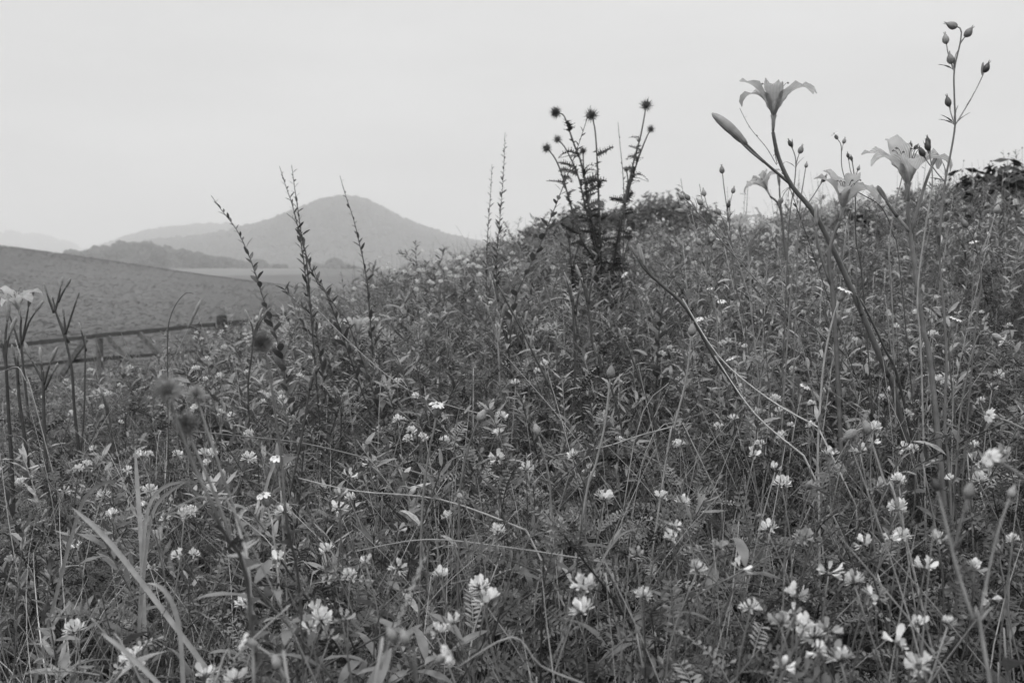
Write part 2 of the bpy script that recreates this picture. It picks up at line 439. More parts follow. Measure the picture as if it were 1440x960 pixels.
def hill_points(h, n, seed):
    o, m, NX, NY = h; r_ = random.Random(seed); out = []
    for k in range(n):
        i = r_.random() * NX; j = r_.random() ** 1.1 * (NY * .56)
        i0, j0 = int(i), int(j); p = m.v[j0 * (NX + 1) + i0].lerp(m.v[(j0 + 1) * (NX + 1) + i0 + 1], .5)
        q = m.v[j0 * (NX + 1) + i0 + 1].lerp(m.v[(j0 + 1) * (NX + 1) + i0], r_.random())
        p = p.lerp(q, r_.random())
        out.append((p.x, p.y, p.z + 0.2))
    return out
wood('hill_woods', hill_points(h_main, 6000, 3), (6.5, 11), 3)
wood('far_ridge_woods', hill_points(h_far, 3500, 4), (4.5, 8), 4)
wood('distant_woods', hill_points(h_left, 2500, 5), (6, 10), 5)
# wooded knoll and hedgerows behind the pale field
kn = []
r_ = random.Random(77)
for k in range(900):
    px = r_.uniform(95, 470); Y = r_.uniform(620, 720)
    top = float(np.interp(px, [95, 120, 150, 190, 215, 250, 300, 380, 430, 470], [357, 356, 349, 343, 347, 356, 366, 378, 388, 394]))
    base = 396
    py = base + (top - base) * r_.random() ** .45
    p = P(px, py, Y); kn.append((p.x, p.y, max(p.z - 3, 4)))
for k in range(420):
    px = r_.uniform(350, 640); Y = r_.uniform(640, 900); top = 374 + 8 * math.sin(px * .05) + (px - 350) * .03
    p = P(px, 402 + (top - 402) * r_.random() ** .5, Y); kn.append((p.x, p.y, max(p.z - 3, 2)))
wood('knoll_woods', kn, (2.4, 6.6), 8)

# ------------------------------------------------------------------ trees
def leaf_cloud(centres, nper, size, r_, rad):
    m = MB()
    for c in centres:
        for k in range(nper):
            d = Vector((r_.gauss(0, 1), r_.gauss(0, 1), r_.gauss(0, .8))).normalized() * rad * r_.random() ** .4
            p = c + d; n = (d.normalized() + Vector((r_.uniform(-.8, .8), r_.uniform(-.8, .8), r_.uniform(0, .9)))).normalized()
            t = n.orthogonal().normalized(); t = Quaternion(n, r_.uniform(0, 6.28)) @ t; b = n.cross(t); s = size * r_.uniform(.6, 1.4)
            i0 = len(m.v); m.v += [p - t * s, p + b * s * .45, p + t * s, p - b * s * .45]; m.f.append((i0, i0 + 1, i0 + 2, i0 + 3))
    return m
def tree(x, y, top_z, width, label, seed, group, leaf='tree', size=.12, name='tree', ncl=34, nper=90):
    r_ = random.Random(seed); gz = ground(x, y); H = top_z - gz
    root = thing(name, (x, y, gz), label, 'tree' if name == 'tree' else 'bush', group)
    tr = MB(); tips = []
    fork = H * .35
    tr.tube(spline([(0, 0, -.1), (.05 * H * r_.uniform(-1, 1), 0, fork * .5), (.03 * H, .02 * H, fork)]), [.035 * H, .022 * H], 8)
    for k in range(7):
        a = k * .9 + r_.uniform(-.3, .3); q = Vector((math.cos(a) * width * .38, math.sin(a) * width * .38, H * r_.uniform(.55, .88)))
        tr.tube(spline([(.03 * H, .02 * H, fork * .95), q * .45 + Vector((0, 0, fork * .45)), q]), [.016 * H, .004 * H], 5); tips.append(q)
    link('trunk', tr.mesh('trunk', 'bark'), root)
    cs = []
    for k in range(ncl):
        a = r_.uniform(0, 6.28); z = r_.uniform(-.55, .92); q = math.sqrt(1 - z * z) * r_.uniform(.45, 1.0)
        cs.append(Vector((math.cos(a) * q * width * .5, math.sin(a) * q * width * .5, H * .6 + z * H * .38 * r_.uniform(.8, 1.02))))
    link('crown', leaf_cloud(cs, nper, size, r_, width * .16).mesh('crown', leaf, False), root)
    return root
for i, (px, pyt, wpx, Y) in enumerate([(930, 270, 100, 46), (882, 280, 75, 44), (978, 284, 80, 50), (800, 290, 85, 41), (758, 312, 60, 40), (838, 284, 75, 47), (1010, 305, 50, 48)]):
    p = P(px, pyt, Y); tree(p.x, Y, p.z, wpx * Y / 1400 * 1.4, 'dark rounded tree rising behind the brow of the flowery bank', 40 + i, 'trees behind the brow of the bank', size=.13, ncl=60)
for i, (px, pyt, wpx, Y, lab) in enumerate([(1205, 300, 80, 6.0, 'small dark bush on the bank behind the pale lilies'),
                                            (1450, 240, 210, 5.6, 'large dark bush at the top of the bank'),
                                            (1385, 262, 70, 7.2, 'low dark bush on the bank crest beside a larger one')]):
    p = P(px, pyt, Y); tree(p.x, Y, p.z, wpx * Y / 1400 * 1.1, lab, 60 + i, None, 'bush', .035, 'bush', 40, 110)
for i, (px, pyt, wpx, Y) in enumerate([(492, 380, 30, 560), (395, 374, 26, 600)]):
    p = P(px, pyt, Y); tree(p.x, Y, p.z, wpx * Y / 1400, ('lone hazy tree standing at the foot of the wooded hill', 'hazy tree at the edge of the pale far field')[i], 70 + i, None, 'tree', 1.1, 'tree', 22, 60)

# ------------------------------------------------------------------ fence below the bank
def make_fence():
    Y = 13.0
    a = P(-160, 503, Y + 1.2); b = P(312, 455, Y - .3)
    root = thing('fence', (b.x, b.y, ground(b.x, b.y)), 'dark rail fence with slanting braces between the bank and the crop field', 'fence')
    o = root.location
    def bar(nm, p, q, w, h, mat):
        p = Vector(p) - o; q = Vector(q) - o; d = (q - p); L_ = d.length; d.normalize()
        s = d.cross(Vector((0, 0, 1))); s = s.normalized() if s.length > .1 else Vector((1, 0, 0)); u = s.cross(d)
        m = MB(); n = 8
        for i in range(n + 1):
            c = p + d * L_ * i / n + u * rnd.uniform(-.006, .006) + s * rnd.uniform(-.006, .006); k = rnd.uniform(.85, 1.12)
            m.v += [c - s * w * k - u * h * k, c + s * w * k - u * h * k, c + s * w * k + u * h * k, c - s * w * k + u * h * k]
        for i in range(n):
            for j in range(4):
                r0 = i * 4; m.f.append((r0 + j, r0 + (j + 1) % 4, r0 + 4 + (j + 1) % 4, r0 + 4 + j))
        m.f += [(3, 2, 1, 0), tuple(n * 4 + j for j in range(4))]
        link(nm, m.mesh(nm, mat, False), root)
    def at(px, dz=0, dy=0):
        t = (px + 160) / 472; p = a.lerp(b, t); return p + Vector((0, dy, dz))
    bar('rail', at(-160), at(70), .022, .030, 'rail'); bar('rail', at(70), at(303), .022, .027, 'rail')
    bar('rail', at(-160, -.30), at(150, -.30), .018, .024, 'rail'); bar('rail', at(150, -.30), at(303, -.33), .018, .022, 'rail')
    bar('rail', P(318, 456, Y - .3), P(420, 441, Y - 1.5), .022, .03, 'rail')
    for px0, px1, dz in ((135, 96, -.42), (166, 202, -.36), (208, 247, -.36), (-30, -70, -.4)):
        bar('brace', at(px0, -.02, -.05), at(px1, dz - .12, -.05), .02, .034, 'wood')
    for px, w, top in ((312, .062, .13), (152, .05, -.01), (-90, .06, .08)):
        p = at(px); g = ground(p.x, p.y)
        m = MB(); m.lathe((0, 0, 0), (0, 0, 1), [(0, w * 1.05), (.3, w), (.7, w * .95), (max(.9, p.z - g + top), w * .9)], 9)
        bo = link('post', m.mesh('post', 'wood', False), root, Vector((p.x, p.y - .0, g - .02)) - o)
        if px == 312:
            m = MB(); m.lathe((0, 0, p.z - g + top - .12), (0, 0, 1), [(0, w * 1.02), (.05, w * 1.08), (.11, w * 1.0), (.13, w * .5)], 9)
            link('post_cap', m.mesh('post_cap', 'rail', False), bo)
make_fence()

# ------------------------------------------------------------------ small shared pieces (origin at the base)
def pinnate(seed, pairs, Ln, lw, ll):
    r_ = random.Random(seed); m = MB(); path = []; droop = r_.uniform(.3, 1.0); curl = r_.uniform(-.3, .3)
    p = Vector((0, 0, 0)); n = 12
    for i in range(n + 1):
        path.append(p.copy()); t = i / n; an = .25 - droop * t
        p = p + Vector((math.cos(an) * math.cos(curl * t), math.sin(curl * t), math.sin(an))) * Ln / n
    m.tube(path[::2], [.0009, .0005], 3, False)
    for k in range(pairs + 1):
        t = .22 + .78 * k / pairs; c, d = along(path, min(t, .999))
        for s in ((1, -1) if k < pairs else (0,)):
            side = d.cross(Vector((0, 0, 1))).normalized() * s
            up = d.cross(side).normalized(); up = up if up.z > 0 else -up
            if s: dd = (side * r_.uniform(.85, 1.0) + d * r_.uniform(.15, .5) + up * r_.uniform(-.05, .45)).normalized()
            else: dd = d
            m.blade(c, dd, up, ll * r_.uniform(.8, 1.1) * (1 - .3 * abs(t - .55)), lw * r_.uniform(.85, 1.1), r_.uniform(-.2, .5), 3, r_.uniform(.1, .4), 'obov')
    return m
VL = [pinnate(100 + i, rnd.choice((7, 8, 9)), rnd.uniform(.055, .075), .0046, .0102).mesh('vetch_leaf', ('vetch', 'vetch', 'vetch2')[i % 3]) for i in range(9)]
VL_far = [pinnate(130 + i, 5, .085, .010, .017).mesh('vetch_leaf', ('vetch', 'vetch2')[i % 2]) for i in range(3)]

def floret():
    m = MB()
    m.blade((0, 0, 0), (1, 0, .25), (0, 0, 1), .0125, .0068, -.25, 4, .5, 'obov')     # keel and wings
    m.blade((.002, 0, 0), (1, 0, .25), (0, 0, 1), .0115, .0042, .35, 4, -.5, 'obov')
    m.blade((.003, 0, .001), (.75, 0, .8), (-.6, 0, .8), .0118, .0080, -.35, 4, -.25, 'obov')  # banner
    return m
FLO = floret().mesh('floret', 'white'); FLO2 = floret().mesh('floret', 'pale')
def floret_dirs(seed, n, full):
    r_ = random.Random(seed); out = []
    for k in range(n):
        a = 6.283 * k / n + r_.uniform(-.25, .25); e = r_.uniform(-.15, .45) if k % 3 else r_.uniform(.5, 1.0)
        if not full and r_.random() < .25: continue
        out.append(Vector((math.cos(a) * math.cos(e), math.sin(a) * math.cos(e), math.sin(e))))
    return out
def head_core(seed, dirs):
    m = MB()
    for d in dirs: m.tube([Vector((0, 0, -.002)), d * .0045 + Vector((0, 0, .001))], [.0006, .0009], 3, False)
    m.lathe((0, 0, -.003), (0, 0, 1), [(0, .001), (.002, .0022), (.004, .0015)], 5)
    return m
def head_joined(seed, n, big=1.0, full=True):
    m = MB(); f = floret(); 
    for d in floret_dirs(seed, n, full):
        q = trackx(d, 0); i0 = len(m.v)
        sc = big * random.Random(seed + int(d.x * 100)).uniform(.85, 1.15)
        m.v += [q @ (v * sc) + d * .004 for v in f.v]; m.f += [tuple(i0 + i for i in fc) for fc in f.f]
    return m
HEADJ = [head_joined(200 + i, rnd.choice((9, 11, 12)), 1.0, i != 2).mesh('flower_head', 'white') for i in range(4)]
HEADC = [(head_core(300 + i, ds).mesh('flower_head', 'vetch2'), ds) for i, ds in enumerate([floret_dirs(300 + j, (9, 6, 11, 5, 8, 12, 7)[j], j % 3 != 0) for j in range(7)])]

def clover_leaf(): pass
def simple_leaf(L_, W, bend, fold=.2, shape='leaf', mat='weed', wave=.15):
    m = MB(); m.tube([(0, 0, 0), (L_ * .08, 0, 0)], [W * .06, W * .05], 3, False); m.blade((L_ * .06, 0, 0), (1, 0, .15), (0, 0, 1), L_, W, bend, 6, fold, shape, wave); return m.mesh('leaf', mat)
LEAF_C = [simple_leaf(.048, .0095, .6, .25, mat='hairy'), simple_leaf(.055, .0115, .9, .2, mat='calyx'), simple_leaf(.04, .008, .2, .3, mat='weed')]
LEAF_W = [simple_leaf(.040, .0095, .7), simple_leaf(.050, .010, 1.0), simple_leaf(.034, .012, .4, mat='vetch'), simple_leaf(.06, .008, 1.2, mat='vetch2')]
LEAF_BIG = [simple_leaf(.085, .026, .8, .25, mat='vetch'), simple_leaf(.08, .030, .5, .2, mat='vetch')]
LEAF_T = [simple_leaf(.016, .0055, .4, .2, mat='wand', wave=.05), simple_leaf(.02, .006, .2, .3, mat='wand', wave=.05), simple_leaf(.018, .010, .4, .1, 'ovate', 'wand', .05)]
LEAF_LANCE = [simple_leaf(.035, .0075, .5, .3, mat='hairy'), simple_leaf(.03, .006, -.2, .3, mat='weed')]

def campion_bud(L_=.018, r=.0058, mat='calyx'):
    m = MB(); n = 10; prof = [(0, .3), (.08, .62), (.25, .95), (.45, 1), (.65, .82), (.82, .5), (1, .16)]
    for z, k in prof:
        for j in range(n):
            an = 6.283 * j / n; rr = r * k * (1.10 if j % 2 else .90); m.v.append(Vector((math.cos(an) * rr, math.sin(an) * rr, z * L_)))
    for i in range(len(prof) - 1):
        for j in range(n): q = i * n; m.f.append((q + j, q + (j + 1) % n, q + n + (j + 1) % n, q + n + j))
    m.f.append(tuple(range(n))[::-1]); m.f.append(tuple(range((len(prof) - 1) * n, len(prof) * n)))
    for j in range(5):
        a = j * 1.2566; d = Vector((math.cos(a) * .35, math.sin(a) * .35, 1))
        m.blade((math.cos(a) * r * .2, math.sin(a) * r * .2, L_ * .93), d, (math.cos(a), math.sin(a), 0), L_ * .28, r * .35, rnd.uniform(-.4, .6), 3, .1, 'grass')
    return m.mesh('bud', mat)
CBUD = [campion_bud(), campion_bud(.02, .0065), campion_bud(.016, .0045, 'wand')]
CPOD = campion_bud(.020, .0062, 'calyx')
CCALYX = campion_bud(.020, .005, 'calyx')
def campion_petal():
    m = MB()
    for s in (-1, 1): m.blade((.001, 0, 0), (1, .30 * s, .12), (0, 0, 1), .0125, .0068, .7, 4, .12, 'obov', .3)
    return m.mesh('petal', 'white')
CPET = campion_petal()

def lily_petal(seed, W, curl, L_=.104):
    r_ = random.Random(seed); m = MB(); segs = 10; p = Vector((.002, 0, 0)); ang0 = R(64)
    for i in range(segs + 1):
        t = i / segs
        ang = ang0 - (t ** 1.9) * curl
        w = W * .68 * max(.14, math.sin(math.pi * (.07 + .86 * t)) ** .85 * (.7 + .35 * t))
        if i == segs: w *= .35
        d = Vector((math.cos(ang), 0, math.sin(ang))); u = Vector((-math.sin(ang), 0, math.cos(ang)))
        wob = .30 * w * math.sin(i * 1.7 + seed) + .12 * w * math.sin(i * 3.1 + seed * 2)
        m.v += [p + Vector((0, -w, 0)) + u * (w * .42 + wob), p + Vector((0, -w * .5, 0)) + u * w * .08, p + u * -.0006, p + Vector((0, w * .5, 0)) + u * w * .08, p + Vector((0, w, 0)) + u * (w * .42 - wob)]
        p = p + d * L_ / segs
    for i in range(segs):
        for k in range(4): q = i * 5 + k; m.f.append((q, q + 1, q + 6, q + 5))
    return m.mesh('petal', 'lily')
LPET = [lily_petal(1, .027, R(95)), lily_petal(2, .021, R(135)), lily_petal(3, .029, R(150)), lily_petal(4, .022, R(185)), lily_petal(5, .027, R(70))]
def lily_throat():
    m = MB(); m.lathe((0, 0, -.028), (0, 0, 1), [(0, .0022), (.012, .0032), (.022, .0038), (.03, .006)], 8)
    return m.mesh('flower', 'lily')
LTHROAT = lily_throat()
def lily_stamen():
    m = MB(); pts = spline([(.002, 0, .01), (.008, 0, .035), (.016, 0, .055), (.024, 0, .062)], 3)
    m.tube(pts, [.0008, .0006], 4); m.lathe(pts[-1] - Vector((0, 0, .002)), (.3, 1, .2), [(-.003, .0006), (-.0015, .0014), (.0015, .0014), (.003, .0006)], 5); return m.mesh('stamen', 'wand')
LSTAM = lily_stamen()
def lily_bud(L_, r, bend=0):
    m = MB(); m.lathe((0, 0, 0), (0, 0, 1), [(0, r * .35), (L_ * .1, r * .6), (L_ * .3, r * .9), (L_ * .55, r * 1.05), (L_ * .78, r * .9), (L_ * .93, r * .55), (L_, r * .15)], 8, (bend, 0, 0)); return m.mesh('bud', 'bud')
LBUD = [lily_bud(.048, .0052), lily_bud(.06, .0068, 2.5), lily_bud(.032, .004), lily_bud(.075, .0082, 2)]

def thistle_core(r, mat='thistle'):
    m = MB(); m.lathe((0, 0, -r * .9), (0, 0, 1), [(0, r * .35), (r * .3, r * .75), (r * .8, r), (r * 1.3, r * .92), (r * 1.7, r * .6), (r * 1.95, r * .3)], 10); return m.mesh('flower_head', mat)
def thistle_bracts(r, seed, n=150, mat='thistle', lo=.45, hi=.95):
    m = MB(); r_ = random.Random(seed)
    for k in range(n):
        z = 1 - 2 * (k + .5) / n; a = k * 2.39996; q = math.sqrt(max(0, 1 - z * z))
        d = Vector((math.cos(a) * q, math.sin(a) * q, z)); d2 = (d + Vector((0, 0, .25)) + Vector((r_.uniform(-.2, .2),) * 3)).normalized()
        b = d * r * .85; t = d2.orthogonal().normalized(); u = d2.cross(t); i0 = len(m.v); w = r * .085; Ls = r * r_.uniform(lo, hi)
        m.v += [b + t * w, b - t * .5 * w + u * .87 * w, b - t * .5 * w - u * .87 * w, b + d2 * Ls]; m.f += [(i0, i0 + 1, i0 + 3), (i0 + 1, i0 + 2, i0 + 3), (i0 + 2, i0, i0 + 3)]
    return m.mesh('bract', mat, False)
TCORE, TBR = thistle_core(.0092), [thistle_bracts(.0118, 1, 150, 'thistle', .5, 1.5), thistle_bracts(.0118, 2, 110, 'thistle', .4, 1.7), thistle_bracts(.0118, 6, 190, 'thistle', .6, 1.2)]
TCORE2, TBR2 = thistle_core(.0085, 'thleaf'), [thistle_bracts(.0100, 3, 260, 'hairy', .8, 1.9), thistle_bracts(.0100, 4, 260, 'hairy', .8, 1.9)]
def thistle_leaf(seed):
    r_ = random.Random(seed); m = MB(); n = 9; L_ = .07; p = Vector((0, 0, 0)); ang = .5
    for i in range(n):
        t = i / n; ang -= r_.uniform(-.15, .42); d = Vector((math.cos(ang), r_.uniform(-.35, .35), math.sin(ang))).normalized()
        q = p + d * L_ / n; w = .013 * (1 - t) ** .5
        i0 = len(m.v); m.v += [p - d * .002, q + d * .002, p.lerp(q, .6) + Vector((0, w * r_.uniform(.6, 1.3), w * r_.uniform(0, .9))), p.lerp(q, .6) + Vector((0, -w * r_.uniform(.6, 1.3), w * r_.uniform(0, .9)))]
        m.f += [(i0, i0 + 1, i0 + 2), (i0, i0 + 3, i0 + 1)]
        for s in (2, 3):
            b = m.v[i0 + s].copy(); e = b + Vector((r_.uniform(.001, .004), r_.uniform(.003, .006) * (1 if s == 2 else -1), r_.uniform(-.001, .004)))
            j0 = len(m.v); m.v += [b + d * .0015, b - d * .0015, e]; m.f.append((j0, j0 + 1, j0 + 2))
        p = q
    m.tube([(0, 0, 0), p * .5 + Vector((0, 0, .006)), p], [.0016, .0005], 4)
    return m.mesh('leaf', 'thleaf', False)
TLEAF = [thistle_leaf(i) for i in range(5)]

# ------------------------------------------------------------------ plants
def stem_world(d, pts, dd=0.0, ground_to=True):
    """pixel path, tip first, turned into a path that ends in the ground"""
    n = len(pts)
    w = [P(px, py, d + dd * i / max(1, n - 1)) for i, (px, py) in enumerate(pts)]
    if ground_to:
        e = w[-1]; v = (w[-1] - w[-2]).normalized() if n > 1 else Vector((0, 0, -1))
        v = Vector((v.x * .6, v.y * .6, min(v.z, -.5))); g = ground(e.x, e.y)
        if e.z > g:
            k = (e.z - g) / -v.z; e2 = e + v * k; e2.z = ground(e2.x, e2.y) - .01; w.append(e2)
    return w

def add_stem(root, path, r0, r1, mat, name='stem', n=6):
    o = root.location; m = MB(); m.tube([p - o for p in path], [r0, r1], n); return link(name, m.mesh(name, mat), root)

def daylily(d, stem, label, branches=(), flower=None, buds=(), dd=0.0, mat='stem', r=(.0026, .0042), leaves=3, group=None, name='daylily'):
    path = spline(stem_world(d, stem, dd), 4)
    root = thing(name, path[-1], label, 'flower', group); o = root.location
    st = add_stem(root, path, r[0], r[1], mat)
    def mk_flower(pos, axis, s, roll):
        q = track(axis, roll); f = link('flower', LTHROAT, root, pos + Vector(axis).normalized() * .028 * s - o, q, s)
        for k in range(6):
            link('petal', LPET[(k + int(roll * 3)) % 5], f, (0, 0, 0), Euler((0, 0, k * math.pi / 3 + rnd.uniform(-.12, .12))), rnd.uniform(.88, 1.06))
        for k in range(6): link('stamen', LSTAM, f, (0, 0, 0), Euler((0, 0, k * math.pi / 3 + .5)), rnd.uniform(.8, 1))
    if flower: mk_flower(path[0], Vector(flower[0]), flower[1], flower[2])
    for b in branches:
        bp = [P(px, py, d + (b[3] if len(b) > 3 else 0)) for px, py in b[0]]
        bp = spline(bp, 3); add_stem(root, bp, .0018, .0028, mat, 'branch')
        if b[1] == 'flower': mk_flower(bp[0], Vector(b[2][0]), b[2][1], b[2][2])
        elif b[1] is not None:
            t = (bp[0] - bp[1]).normalized()
            link('bud', LBUD[b[1]], root, bp[0] - o, track(t, rnd.uniform(0, 6)), (b[2] if len(b) > 2 else 1) * (1 if b[1] == 3 else .8))
    for (px, py, ax, k, s) in buds:
        link('bud', LBUD[k], root, P(px, py, d) - o, track(Vector(ax), rnd.uniform(0, 6)), s)
    for k in range(leaves):
        a = rnd.uniform(0, 6.28); m = MB(); m.blade((0, 0, 0), (math.cos(a) * .35, math.sin(a) * .35, 1), (-math.cos(a), -math.sin(a), .3), rnd.uniform(.3, .45), .016, rnd.uniform(1.0, 1.9), 9, .45, 'grass', 0, rnd.uniform(-.5, .5))
        link('leaf', m.mesh('leaf', 'grass'), root, (rnd.uniform(-.02, .02), rnd.uniform(-.02, .02), 0))
    return root

# flower directions lean towards the camera (-y) or away as the picture shows
daylily(1.75, [(1087, 186), (1095, 222), (1114, 262), (1150, 308), (1200, 412), (1245, 520), (1260, 560)],
        'tall leaning lily with one open flower and two long closed buds on a branch',
        branches=[([(1050, 203), (1075, 228), (1113, 260)], 3, 1.08), ([(1042, 200), (1056, 213), (1075, 228)], 1, 1.0)],
        flower=((-.03, -.22, 1), .98, 0.35), r=(.0030, .0062))
daylily(1.5, [(1277, 284), (1277, 300), (1283, 350), (1298, 460), (1312, 540)],
        'lily with a wide flower and paired short buds beside the tallest campion',
        branches=[([(1249, 285), (1262, 305), (1279, 325)], 0, .8), ([(1246, 282), (1250, 288), (1262, 305)], 2, 1.0), ([(1310, 235), (1300, 262), (1280, 330)], 2, .9)],
        flower=((-.10, -.15, 1), .95, 1.0))
daylily(1.72, [(1181, 312), (1172, 332), (1166, 370), (1175, 470)],
        'short pale lily whose petals droop either side, in front of a small dark bush',
        branches=[([(1148, 318), (1150, 345), (1168, 400)], 0, 1.0)], flower=((.12, -.2, 1), .86, 1.6))
daylily(2.7, [(1083, 276), (1096, 290), (1102, 330), (1110, 420)],
        'small distant lily opening sideways against the sky below the tall leaning lily',
        branches=[([(1096, 262), (1097, 280), (1101, 320)], 1, .8)], flower=((-.5, -.3, .8), .78, 2.0))
daylily(3.0, [(1042, 334), (1050, 345), (1055, 400)], 'low lily with two half open pale blooms deep in the weeds',
        branches=[([(1062, 332), (1056, 345), (1054, 380)], 'flower', ((.5, -.4, .8), .72, 1.1))], flower=((-.3, -.4, .9), .78, .4))
daylily(2.5, [(30, 448), (29, 470), (33, 520), (42, 600), (50, 680)],
        'lily above the fence with a recurved flower and three upright green buds', mat='darkstem',
        branches=[([(40, 432), (36, 455), (30, 485)], 1, .95), ([(49, 440), (40, 455), (32, 480)], 0, 1), ([(12, 440), (20, 462), (28, 490)], 2, .8)],
        flower=((-.1, -.3, 1), .86, .8), r=(.0026, .0042))
daylily(2.6, [(503, 482), (504, 500), (507, 560), (512, 640)], 'single lily with arching drooping petals low among dark leaves',
        flower=((.05, -.12, 1), .80, 2.4), mat='stem')
daylily(2.2, [(74, 418), (79, 440), (92, 478), (101, 520), (105, 580), (116, 680)],
        'bare dark lily stalk with four slim buds spreading at its top near the fence', mat='darkstem',
        branches=[([(66, 412), (70, 425), (76, 440)], 2, .9), ([(85, 405), (82, 420), (77, 440)], 2, 1.0), ([(92, 405), (86, 416), (82, 425)], 2, 1.0),
                  ([(108, 421), (101, 442), (92, 470)], 2, .7), ([(90, 445), (91, 455), (91, 470)], 2, .8), ([(77, 434), (84, 452), (97, 482)], 1, .7)], r=(.002, .0042))
daylily(1.9, [(60, 520), (61, 545), (63, 620), (70, 720)], 'lily stalk crowded with four pointed buds', mat='darkstem',
        branches=[([(44, 505), (52, 520), (60, 535)], 1, .75), ([(58, 510), (59, 520), (61, 535)], 0, .8), ([(70, 512), (66, 525), (62, 540)], 1, .75), ([(74, 525), (69, 535), (63, 548)], 2, .9)])
daylily(2.0, [(8, 478), (8, 500), (12, 580), (18, 680)], 'lily stalk with two stout buds and a spent bloom beside the fence end', mat='darkstem',
        branches=[([(14, 470), (10, 485), (8, 505)], 1, .8), ([(2, 480), (5, 495), (9, 520)], 2, 1.0), ([(10, 452), (8, 470), (7, 490)], 3, .6)])
daylily(1.95, [(24, 500), (27, 560), (40, 660)], 'plain dark lily stalk with one small bud among taller stalks', mat='darkstem', branches=[([(20, 500), (23, 515), (26, 540)], 2, .9)])
daylily(2.1, [(357, 462), (354, 500), (349, 540), (350, 620), (345, 700)], 'thin dark curved lily stalk topped by three slim buds', mat='darkstem',
        branches=[([(352, 452), (355, 460), (357, 475)], 0, .75), ([(363, 452), (360, 462), (357, 475)], 0, .8), ([(368, 450), (362, 462), (357, 478)], 1, .7)], r=(.0018, .0032))
daylily(1.35, [(437, 538), (433, 560), (425, 610), (408, 690), (384, 775)], 'bent almost black flower stalk with a single pale bud', mat='darkstem',
        branches=[([(440, 528), (438, 536), (436, 548)], 2, .55)], r=(.0012, .0026), leaves=2)
daylily(1.95, [(906, 372), (912, 384), (932, 402), (966, 435), (1006, 505), (1045, 570)], 'leaning dark lily stalk ending in a fat curved bud and a slim one', mat='darkstem',
        branches=[([(907, 374), (910, 380), (916, 388)], 1, .95), ([(897, 364), (903, 374), (912, 384)], 0, .8)], r=(.0026, .0042))
for (x, y, k) in ((697, 455, 0), (712, 462, 1), (729, 462, 3), (741, 470, 2), (806, 415, 3), (824, 400, 1)):
    daylily(2.2 + .1 * k, [(x, y), (x + 4, y + 40), (x + 8 + 5 * k, y + 110), (x + 20 + 4 * k, y + 190)], 'slim green lily stalk with small paired buds on the dark middle slope', leaves=2,
            branches=[([(x - 8, y - 10), (x - 3, y + 5), (x + 2, y + 25)], 0, .8), ([(x + 9, y - 8), (x + 6, y + 8), (x + 4, y + 28)], 2, 1.2)],
            r=(.002, .0034), group='budding lilies on the middle slope', mat=('stem', 'darkstem')[k % 2])
for (x0, y0, x1, y1, dd_) in ((803, 400, 806, 600, 2.1), (700, 400, 800, 610, 1.9), (880, 480, 930, 640, 1.8), (120, 470, 108, 700, 2.2), (150, 560, 160, 700, 2.0), (480, 560, 470, 680, 2.0), (1210, 420, 1270, 560, 1.7), (845, 500, 880, 640, 1.9)):
    daylily(dd_, [(x0, y0), ((x0 + x1) / 2 + 4, (y0 + y1) / 2), (x1, y1)], 'bare leafless dark stalk standing among the weeds', mat='darkstem', leaves=0, r=(.0017, .003), group='bare dark stalks', name='flower_stalk',
            branches=[([(x0 - 6, y0 - 6), (x0 - 2, y0 + 8), (x0 + 1, y0 + 24)], 2, .7)])

